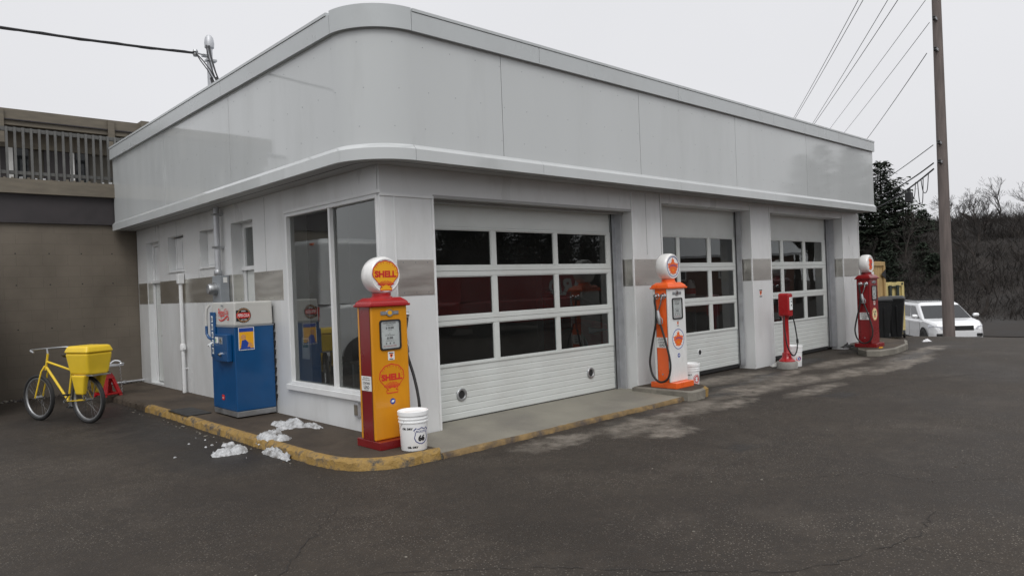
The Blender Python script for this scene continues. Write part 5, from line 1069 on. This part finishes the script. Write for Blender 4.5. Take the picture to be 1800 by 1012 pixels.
# ------------------------------------------------------------------ melting snow
def snow(name, blobs, label, seed, step=0.015, z0=0.0, zf=None):
    q = random.Random(seed); from mathutils import noise as N
    x0 = min(b[0] - b[2] for b in blobs); x1 = max(b[0] + b[2] for b in blobs); y0 = min(b[1] - b[3] for b in blobs); y1 = max(b[1] + b[3] for b in blobs)
    nx = int((x1 - x0) / step) + 1; ny = int((y1 - y0) / step) + 1; H = {}
    for j in range(ny):
        for i in range(nx):
            x, y = x0 + i * step, y0 + j * step; h = -1
            for bx, by, rx, ry, bh in blobs:
                d = math.hypot((x - bx) / rx, (y - by) / ry); h = max(h, bh * (1 - d ** 2.2))
            h += 0.030 * N.fractal(V(x * 9, y * 9, seed), .7, 2, 6) + 0.010 * N.fractal(V(x * 34, y * 34, seed), .6, 2, 4); H[i, j] = h
    vs = []; fs = []; ix = {}
    def vid(i, j):
        if (i, j) not in ix: ix[i, j] = len(vs); vs.append((x0 + i * step, y0 + j * step, (zf(x0 + i * step, y0 + j * step) if zf else z0) + max(-.01, H[i, j])))
        return ix[i, j]
    for j in range(ny - 1):
        for i in range(nx - 1):
            if max(H[i, j], H[i + 1, j], H[i, j + 1], H[i + 1, j + 1]) > 0.0: fs.append((vid(i, j), vid(i + 1, j), vid(i + 1, j + 1), vid(i, j + 1)))
    mb = MB(); mb.add(vs, fs, SNOW, True); return tag(mb.obj(name, fix=False), label, "snow")
walk = lambda x, y: 0.10 if x > -0.92 else (0.0 if x < -0.97 else 0.05)
snow("snow_heap", [(-0.30, 1.62, .09, .24, .075), (-0.20, 1.36, .06, .22, .045), (-0.40, 1.80, .09, .16, .05), (-0.47, 1.50, .12, .10, .015)], "dirty grey snow heap on the walk between the soda machine and the yellow pump", 2, zf=walk)
snow("snow_heap", [(-0.84, 1.18, .11, .18, .05), (-0.78, .95, .09, .12, .055), (-0.70, 1.36, .10, .10, .03), (-1.0, .72, .05, .24, .045), (-1.0, .42, .035, .12, .025)], "grey slushy snow melting over the yellow curb", 3, zf=walk)
snow("snow_heap", [(-1.32, 1.17, .15, .09, .075), (-1.20, 1.13, .10, .085, .085), (-1.12, 1.22, .06, .05, .04)], "small bright snow lump on the asphalt beside the yellow curb", 5)
snow("snow_heap", [(-1.13, 1.50, .055, .07, .055), (-1.16, 1.62, .04, .05, .04)], "smallest lump of snow standing apart on the asphalt", 6)
q = random.Random(11); mb = MB()
for i in range(13):
    x = -1.08 - abs(q.gauss(0, .20)); y = 1.5 + q.gauss(0, .6); s = q.uniform(.006, .022); 
    mb.lathe([(s, -0.002), (s * q.uniform(.7, 1), s * .4), (s * .3, s * .7)], SNOW, 6, Matrix.Translation((x, y, 0)) @ Matrix.Rotation(q.uniform(0, 6), 4, 'Z') @ Matrix.Scale(q.uniform(.5, 1), 4, V(1, 0, 0)), smooth=False)
o = mb.obj("snow_crumbs"); tag(o, "scattered crumbs of snow on the asphalt around the heaps", "snow", None, "stuff")
q = random.Random(12); mb = MB()
for i in range(150):
    x, y = q.uniform(-3, 12), q.uniform(-5, -1.0); s = q.uniform(.004, .013)
    mb.lathe([(s, -0.002), (s * .8, s * .35), (s * .2, s * .5)], q.choice((BARK, BARK, SLAB, ISLE)), 5, Matrix.Translation((x, y, 0)) @ Matrix.Rotation(q.uniform(0, 6), 4, 'Z') @ Matrix.Scale(q.uniform(.4, 1), 4, V(1, 0, 0)), smooth=False)
for i in range(60):
    y = q.uniform(-0.6, 6); x = -1.02 - abs(q.gauss(0, .06)); s = q.uniform(.006, .02)
    mb.lathe([(s, -0.002), (s * .8, s * .35), (s * .2, s * .5)], q.choice((BARK, SLAB, ISLE)), 5, Matrix.Translation((x, y, 0)), smooth=False)
tag(mb.obj("grit"), "grit, leaf scraps and pebbles scattered on the asphalt", "grit", None, "stuff")

# ------------------------------------------------------------------ the brown two-storey building on the left
def blockmat():
    m, t, n, out = newmat("block_wall"); b = n('ShaderNodeBsdfPrincipled'); t.links.new(b.outputs[0], out.inputs[0])
    co = n('ShaderNodeTexCoord'); mp = n('ShaderNodeMapping'); mp.inputs['Rotation'].default_value = (R(90), 0, 0); t.links.new(co.outputs['Object'], mp.inputs[0])
    br = n('ShaderNodeTexBrick'); br.inputs['Scale'].default_value = 1.0; br.inputs['Brick Width'].default_value = 0.4; br.inputs['Row Height'].default_value = 0.2; br.inputs['Mortar Size'].default_value = 0.008; br.inputs['Mortar Smooth'].default_value = 0.6
    t.links.new(mp.outputs[0], br.inputs['Vector'])
    z = n('ShaderNodeTexNoise'); z.inputs['Scale'].default_value = 1.1; z.inputs['Detail'].default_value = 8; t.links.new(co.outputs['Object'], z.inputs['Vector'])
    c = n('ShaderNodeMix', data_type='RGBA'); c.inputs[6].default_value = (0.165, 0.140, 0.110, 1); c.inputs[7].default_value = (0.105, 0.088, 0.068, 1); mr = n('ShaderNodeMapRange'); mr.inputs[1].default_value = .35; mr.inputs[2].default_value = .7; t.links.new(z.outputs['Fac'], mr.inputs[0]); t.links.new(mr.outputs[0], c.inputs[0])
    k = n('ShaderNodeMix', data_type='RGBA'); k.blend_type = 'MULTIPLY'; k.inputs[0].default_value = 1; br.inputs['Color1'].default_value = (1, 1, 1, 1); br.inputs['Color2'].default_value = (.96, .96, .96, 1); br.inputs['Mortar'].default_value = (.88, .88, .88, 1); t.links.new(c.outputs[2], k.inputs[6]); t.links.new(br.outputs['Color'], k.inputs[7]); t.links.new(k.outputs[2], b.inputs['Base Color'])
    b.inputs['Roughness'].default_value = .75; bp = n('ShaderNodeBump'); bp.inputs['Strength'].default_value = .25; bp.inputs['Distance'].default_value = .004; bp.invert = True; t.links.new(br.outputs['Fac'], bp.inputs['Height']); t.links.new(bp.outputs[0], b.inputs['Normal'])
    return m
N_ = thing("brown_building", "tan block building with a dark upper band and railed balcony behind the garage", "building", (0, 8.80, 0))
mb = MB(); mb.box(-4.25, 14.0, 0, 6.0, -0.5, 3.18, blockmat()); lower = mb.obj("block_wall", N_)
mb = MB()
for i in range(8):
    for z in (1.25, 2.05, 2.62): mb.box(-4.1 + i * .52, -4.08 + i * .52, -.004, 0, z, z + .02, DARK)
mb.obj("wall_ties", lower)
mb = MB(); mb.box(-4.27, 14, -.06, 6, 3.182, 3.70, DKBAND); mb.obj("dark_fascia", N_)
mb = MB(); mb.box(-4.29, 14, -.16, 6, 3.702, 3.96, BRWOOD); mb.obj("balcony_ledge", N_)
mb = MB(); mb.box(-4.25, 14, 1.5, 6, 3.962, 5.34, mat("upper_wall", (.085, .078, .065), .8, var=.2)); mb.obj("upper_wall", N_)
mb = MB(); mb.box(-4.25, 14, 1.42, 1.5, 4.80, 5.12, BRWOOD); mb.obj("upper_trim", N_)
for x0 in (-2.3, -1.25, -3.6):
    mb = MB(); mb.box(x0, x0 + .8, 1.46, 1.499, 4.02, 4.97, DKBAND); mb.box(x0 + .45, x0 + .53, 1.44, 1.4595, 4.02, 4.97, PWHITE); mb.box(x0 + .56, x0 + .78, 1.445, 1.459, 4.1, 4.9, mat("tinted_glass", (0.018, 0.02, 0.022), 0.05)); mb.obj("window", N_)
Q = MB(); Q.box(-4.3, 0.55, 0.9, 1.0, 5.13, 5.44, BRWOOD); Q.box(-4.3, .55, .86, .899, 5.22, 5.24, DKBAND)
for x in (-4.1, -2.1, -0.22): Q.box(x, x + .12, .84, .8985, 4.78, 5.42, BRWOOD)
Q.box(.40, .56, .80, 1.2, 5.24, 5.48, BRWOOD); Q.box(-4.3, .5, 1.001, 6.5, 5.345, 5.42, DKBAND); Q.obj("roof_fascia", N_)
mb = MB(); mb.box(-4.25, 14, 0.0, .06, 4.83, 4.90, GRWOOD); mb.box(-4.25, 14, 0.0, .06, 4.06, 4.12, GRWOOD); rl = mb.obj("railing", N_)
for i in range(38):
    mb = MB(); x = -4.22 + i * .125; mb.box(x, x + .038, -.04, -.001, 3.98, 4.90, GRWOOD); mb.obj("baluster", rl)
q = random.Random(3); mb = MB()
for i in range(26): s = q.uniform(.01, .04); mb.box(-3 + i * .12, -3 + i * .12 + s * 1.4, -.13, -.13 + s, 3.9601, 3.962 + s, q.choice((SNOW, BRWOOD, BRWOOD)))
mb.obj("ledge_debris", N_)
q = random.Random(21); mb = MB()
for i in range(240):
    x, y = q.uniform(-4.2, -0.05), 8.80 - abs(q.gauss(0, .08)) - .015; s = q.uniform(.012, .05)
    mb.lathe([(s, -.005), (s * .9, s * .5), (s * .3, s * .9)], q.choice((BARK, SLAB, DKBAND, ISLE)), 6, Matrix.Translation((x, y, .10 if x > -.96 else 0)) @ Matrix.Rotation(q.uniform(0, 6), 4, 'Z') @ Matrix.Scale(q.uniform(.5, 1), 4, V(1, 0, 0)), smooth=False)
tag(mb.obj("rubble"), "dark rubble and dead leaves along the foot of the tan block wall", "rubble", None, "stuff")

# ------------------------------------------------------------------ utility pole and overhead wires
PX, PY = 20.48, 0.30
U = thing("utility_pole", "tall weathered wooden utility pole at the right beyond the lot", "utility pole", (PX, PY, gz(PX, PY)), 0)
gzp = gz(PX, PY)
mb = MB(); mb.tube([(0, 0, -.3), (0, 0, 4), (0, 0, 12.6)], [.17, .155, .12], POLEW, 16); mb.obj("pole", U)
wd_ = V(.36, .93, 0)      # the line runs roughly away and to the left
for k, z in enumerate((11.6,)):
    mb = MB(); mb.box(-1.1, 1.1, -.18, -.06, z - gzp, z + .11 - gzp, POLEW); o = mb.obj("crossarm", U); o.rotation_euler = (0, 0, R(-20))
ins = [(-1.0, 11.78), (-.75, 11.78), (-.35, 11.78), (-.12, 11.78)]
for z in (9.36, 8.42, 5.58, 5.0):
    mb = MB(); mb.box(-.30, -.10, -.05, .05, z - .05 - gzp, z + .03 - gzp, STEEL); mb.lathe([(.035, -.06), (.05, -.03), (.035, 0), (.05, .03), (.035, .06)], RUBBER, 12, Matrix.Translation((-.30, 0, z - gzp))); mb.obj("insulator", U)
from mathutils import Quaternion
def far_point(A, px, py, D):    # measured point along the line of sight at a depth
    return A
WG = "wires running from the pole over the garage"
for (A, Bq, ext, sg, rd, lb) in (((20.73, 2.85, 10.86), (38.62, 13.5, 11.41), 1.2, .15, .011, "leftmost pair of overhead wires passing over the garage roof"), ((20.83, 2.75, 10.84), (38.62, 13.5, 11.25), 1.2, .15, .011, "leftmost pair of overhead wires passing over the garage roof"),
        ((21.45, 2.16, 10.81), (39.5, 12.7, 11.05), 1.2, .12, .011, "second pair of overhead wires from the left in the sky"), ((21.68, 1.98, 10.81), (39.5, 12.65, 11.0), 1.2, .15, .012, "second pair of overhead wires from the left in the sky"),
        ((21.27, .97, 10.39), (40.27, 11.97, 10.7), 1.2, .1, .009, "thin single wire reaching the top of the sky left of the pole"), ((20.23, .44, 9.27), (40.9, 11.38, 10.38), 0, .1, .009, "thin wire tied to the pole above the insulator"), ((20.14, .52, 8.33), (37.71, 8.88, 9.19), 0, .1, .012, "wire tied to the insulator nearest the top of the pole")):
    A, Bq = Vector(A), Vector(Bq); d_ = Bq - A
    wire("overhead_wire", A - d_ * ext, A + d_ * 1.5, sg * (1 + ext), rd, lb, "wire", WG if "pair" in lb else None)
wire("overhead_wire", (20.2, .46, 5.52), (33.5, 7.4, 5.8), .05, .013, "lowest thin wire running from the pole behind the big conifer", "wire")
wire("overhead_cable", (20.2, .47, 4.97), (30.72, 5.82, 5.21), .10, .022, "thick black cable running low from the pole towards the conifer", "cable")
wire("overhead_cable", (20.19, .47, 4.79), (30.51, 6.02, 4.62), .12, .026, "lowest thick cable carrying the black terminal box", "cable")
X = thing("terminal_box", "small black terminal box hanging on the lowest cable by the conifer", "terminal box", (23.45, 2.23, 4.34))
mb = MB(); mb.box(-.15, .15, -.1, .1, -.20, .16, WIRE); mb.obj("box_body", X, bevel=.03); mb = MB(); mb.box(-.05, .05, -.03, .03, .16, .30, WIRE)
for a_, b_, dz in ((-.2, -1.1, -.05), (-1.4, -2.2, -.38), (-1.9, -2.9, -.1)):
    k_ = .52; mb.tube(cr([(a_, a_ * k_, .32), ((a_ * 3 + b_) / 4, (a_ * 3 + b_) / 4 * k_, dz), ((a_ + 3 * b_) / 4, (a_ + 3 * b_) / 4 * k_, dz - .02), (b_, b_ * k_, .36)]), .013, WIRE, 6)
mb.obj("drip_loop", X)

# ------------------------------------------------------------------ trees
def conifer_mesh(seed, H, Rd, lean=0, dense=1.0, low=.10):
    q = random.Random(seed); trunk = MB(); trunk.tube([(0, 0, -.4), (0.02 * H * lean, 0, H * .5), (0, 0, H)], [.022 * H, .013 * H, .01], BARK, 8)
    mb = MB(); z = H * low
    while z < H * .985:
        t_ = (z / H - low) / (1 - low); Ln = Rd * (1 - t_) ** .62 * (0.55 + .45 * min(1, t_ * 4 + .4)); nb = 7 if t_ < .8 else 5
        for b in range(nb):
            a = 2 * PI * (b + q.random()) / nb; l = Ln * q.uniform(.55, 1.12)
            if q.random() < .08: continue
            up = .35 * t_ + q.uniform(-.10, .14); n = max(3, int(l / .26 * dense)); d = V(math.cos(a), math.sin(a), 0); sd_ = V(-d.y, d.x, 0)
            P = [V(0, 0, z) + d * (l * k / n) + V(0, 0, l * (up * k / n - .42 * (1 - t_) * (k / n) ** 2 + .16 * (k / n) ** 4)) for k in range(n + 1)]
            mb.tube(P, [.018 * (1 - k / (n + 1)) + .005 for k in range(n + 1)], BARK, 3, cap=False)
            for k in range(1, n + 1):
                wdt = .30 * (1 - .55 * k / n) * min(1.0, l) + .09
                for s in (-1, 1, -1, 1):
                    c = P[k] + d * q.uniform(-.13, .13); e_ = c + sd_ * s * wdt * q.uniform(.6, 1.4) + d * q.uniform(0, .22) + V(0, 0, q.uniform(-.20, .04)); w_ = V(d.x, d.y, 0) * q.uniform(.04, .09)
                    mb.add([c - w_, c + w_, e_ + w_ * .5 + V(0, 0, q.uniform(-.08, .02)), e_ - w_ * .5], [(0, 1, 2, 3)], NEEDLE)
                if k > n * .4 and q.random() < .6:                      # hanging sprays
                    c = P[k]; mb.add([c - sd_ * .06, c + sd_ * .06, c + V(q.uniform(-.06, .06), q.uniform(-.06, .06), -q.uniform(.16, .36))], [(0, 1, 2)], NEEDLE)
        z += H * .021 * q.uniform(.7, 1.3) * (1.0 if t_ < .75 else .8)
    for k in range(30):
        a = q.uniform(0, 6.28); c = V(0, 0, H * q.uniform(.93, 1.0)); e_ = c + V(math.cos(a) * .14, math.sin(a) * .14, .12); mb.add([c, c + V(.05, 0, 0), e_], [(0, 1, 2)], NEEDLE)
    return trunk, mb
def tree(name, label, cat, loc, meshes, s=1.0, rz=0, group=None):
    T = thing(name, label, cat, loc, rz, group); T.scale = (s, s, s)
    for nm, src in zip(("trunk", "crown"), meshes):
        o = src.copy() if src.parent else src
        if o is not src: COL.objects.link(o)
        o.name = nm; o.parent = T
    return T
def make(pair): return [pair[0].obj("trunk", fix=False), pair[1].obj("crown", fix=False)]
c1 = make(conifer_mesh(1, 11.3, 3.9, 0, 1.0, .12)); c2 = make(conifer_mesh(2, 8.0, 2.5, 0, .9, .08)); c3 = make(conifer_mesh(4, 10.5, 2.6, 0, .9, .10))
tree("conifer_tree", "tallest dark conifer rising beside the far end of the garage", "tree", (60.1, 16.1, -.2), c1, 1.0, 0).scale = (1.18, 1.18, 1)
tree("conifer_tree", "shorter conifer to the right of the tallest conifer", "tree", (67.5, 15.3, -.7), c2, 1.0, 1)
for (x, y, zt, k, s_, lb) in ((50.5, 9.4, 2.9, 2, .55, "small dark conifer low on the slope above the white car"), (49.2, 12.0, 3.3, 2, .6, "small conifer on the slope just right of the garage corner"), (54.0, 11.2, 3.9, 1, .5, "slender small conifer halfway up the slope"), (62.5, 15.85, 9.2, 1, .92, "conifer leaning out to the right of the tallest one"), (65.5, 15.75, 7.0, 0, .70, "mid height conifer between the tallest conifer and the pole"), (69.1, 15.1, 6.5, 1, .75, "conifer just left of the utility pole"), (66.7, 13.3, 5.6, 0, .66, "bushy conifer behind the utility pole"), (56.5, 16.0, 8.4, 2, .86, "conifer half hidden by the end of the garage"), (71.5, 12.8, 4.6, 2, .8, "low conifer right of the utility pole"), (76.2, 11.2, 5.4, 1, .7, "conifer at the far right of the hillside")):
    tree("conifer_tree", lb, "tree", (x, y, zt - (11.3, 8.0, 10.5)[(0, 2, 1)[k] if False else (0 if k == 0 else 1 if k == 2 else 2)] * s_), (c1, c3, c2)[k], s_, x).scale = (s_ * 1.4, s_ * 1.4, s_)
def bare_mesh(seed, H, spread=.5, depth=5):
    q = random.Random(seed); tr = MB(); cr_ = MB()
    def br(p, d, l, r_, lv):
        n = 3; P = [p]; dd = d.copy()
        for i in range(n): dd = (dd + V(q.gauss(0, .14), q.gauss(0, .14), q.gauss(0.03, .08))).normalized(); P.append(P[-1] + dd * l / n)
        (tr if lv == 0 else cr_).tube(P, [r_, r_ * .85, r_ * .7, r_ * .55], TWIG if lv else BARK, 5 if lv < 2 else 3, cap=False)
        if lv >= depth: return
        for k in range(3 if lv else 5):
            a = q.uniform(0, 6.28); o = dd.orthogonal().normalized(); o = (Matrix.Rotation(a, 3, dd) @ o)
            br(P[-1] if k < 2 else P[2], (dd + o * q.uniform(.35, .9) * spread * 1.6 + V(0, 0, .12)).normalized(), l * q.uniform(.55, .8), max(.012, r_ * .5), lv + 1)
    br(V(0, 0, -.2), V(0, 0, 1), H * .30, H * .016, 0); return tr, cr_
b1 = make(bare_mesh(1, 8)); b2 = make(bare_mesh(2, 7, .65)); b3 = make(bare_mesh(3, 8, .4))
q = random.Random(8)
for i, (x, y, s) in enumerate([(49, 7, .8), (51, 4, .9), (55, 8, 1.0), (47, 10, .7), (60, 9, 1.15), (64, 5, 1.1), (56, 13, 1.1), (68, 11, 1.2), (58, 11.5, .85), (66, 12.6, 1.0), (72, 14, 1.05), (63, 9.5, .9), (54, 14.5, .75), (70, 8, 1.1), (61, 6.5, .9), (76, 11, 1.2), (57, 4.5, .8), (67, 2, 1.0), (52, 9.0, .7), (80, 16, 1.1)]):
    tree("bare_tree", "leafless brown tree on the hillside beyond the road", "tree", (x, y, gz(x, y) - .2), (b1, b2, b3)[i % 3], s * .62, q.uniform(0, 6), "leafless trees on the hillside")
q = random.Random(31); mb = MB()                                         # brush covering the slope
for i in range(3000):
    x = 36 + 46 * q.random() ** .8; y = q.uniform(-6, 26); z = gz(x, y); h = q.uniform(.8, 2.4)
    for k in range(13):
        a = q.uniform(0, 6.28); l = h * q.uniform(.4, 1); t_ = q.uniform(.2, 1.1); p = V(x + q.gauss(0, .45), y + q.gauss(0, .45), z - .1); e_ = p + V(math.cos(a) * l * t_, math.sin(a) * l * t_, l * q.uniform(.5, 1)); w_ = V(-math.sin(a), math.cos(a), 0) * q.uniform(.006, .022); md = p.lerp(e_, .55) + V(q.gauss(0, .15), q.gauss(0, .15), q.gauss(0, .08))
        mb.add([p - w_, p + w_, md + w_ * .7, e_, md - w_ * .7], [(0, 1, 2, 3, 4)], TWIG)
        for j in range(3):
            c = p.lerp(e_, q.uniform(.3, .95)); e2 = c + V(q.gauss(0, .4), q.gauss(0, .4), q.uniform(-.1, .5)); mb.add([c - w_ * .7, c + w_ * .7, e2], [(0, 1, 2)], TWIG)
tag(mb.obj("brush", fix=False), "dense brown leafless brush covering the hillside beyond the white car", "brush", None, "stuff")
# across the street, seen mirrored in the door glass and the glossy panels
q = random.Random(77)
for i in range(42):
    x = -12 + 3.0 * i + q.uniform(-1.2, 1.2); y = -33 - 8 * q.random() - .10 * max(0, x - 20)
    if 44 < x < 60: y -= 16
    k = i % 5
    if x > 62: s = q.uniform(.42, .62)
    else: s = q.uniform(.75, 1.1)
    tree("conifer_tree" if k in (0, 1, 3) else "bare_tree", "dark conifer in the row across the street" if k in (0, 1, 3) else "leafless tree in the row across the street", "tree", (x, y, gz(x, y) - .3), (c1, c3, b1, c2, b2)[k], s, q.uniform(0, 6), "conifers in the row across the street" if k in (0, 1, 3) else "leafless trees in the row across the street")
for i in range(15):
    x = 16 + 2.0 * i + q.uniform(-.8, .8); y = -31 - 5 * q.random(); tree("conifer_tree", "dark conifer in the row across the street", "tree", (x, y, gz(x, y) - .3), (c1, c3, c2)[i % 3], q.uniform(.85, 1.15), q.uniform(0, 6), "conifers in the row across the street")
c4 = make(conifer_mesh(9, 15.0, 3.6, 0, .8, .42))
for (x, y, k) in ((57, -21.5, .88), (63, -25, 1.0), (67.5, -22, 1.05), (72, -27, 1.15), (76.5, -23.5, 1.0), (82, -28, 1.2), (88, -26, 1.1)):
    tree("pine_tree", "tall pine with a bare lower trunk at the roadside behind the lot", "tree", (x, y, gz(x, y) - .3), c4, k, x, "tall pines at the roadside")
for i in range(5): tree("conifer_tree", "dark conifer in the row far off to the left", "tree", (-30 - 3 * i + q.uniform(-1, 1), 22 + 5 * i + q.uniform(-1, 1), -.3), (c1, c3)[i % 2], q.uniform(.8, 1.1), q.uniform(0, 6), "conifers far off to the left")
Hs = thing("house", "brick house with a snow covered gable roof across the street", "house", (51, -27, 0.7), R(35))
mb = MB(); mb.box(-6, 6, -4, 4, -3.5, 2.9, BRICKR); mb.prism([(-4, 2.9), (4, 2.9), (0, 5.0)], (V(-6, 0, 0), V(0, 1, 0), V(0, 0, 1)), 0, 12.0, BRICKR); mb.obj("wall", Hs)
mb = MB()
for s in (-1, 1): mb.add([V(-6.6, s * 4.6, 2.72), V(6.6, s * 4.6, 2.72), V(6.6, 0, 5.18), V(-6.6, 0, 5.18), V(-6.6, s * 4.6, 2.92), V(6.6, s * 4.6, 2.92), V(6.6, 0, 5.40), V(-6.6, 0, 5.40)], [(0, 1, 2, 3), (4, 5, 6, 7), (0, 1, 5, 4), (0, 4, 7, 3), (1, 2, 6, 5)], SHINGLE)
mb.obj("roof", Hs)
for x in (-4, 0, 3.4):
    mb = MB(); mb.box(x - .6, x + .6, 4.001, 4.05, 1, 2.3, PWHITE); mb.box(x - .5, x + .5, 4.05, 4.06, 1.1, 2.2, DKBAND); mb.obj("window", Hs)
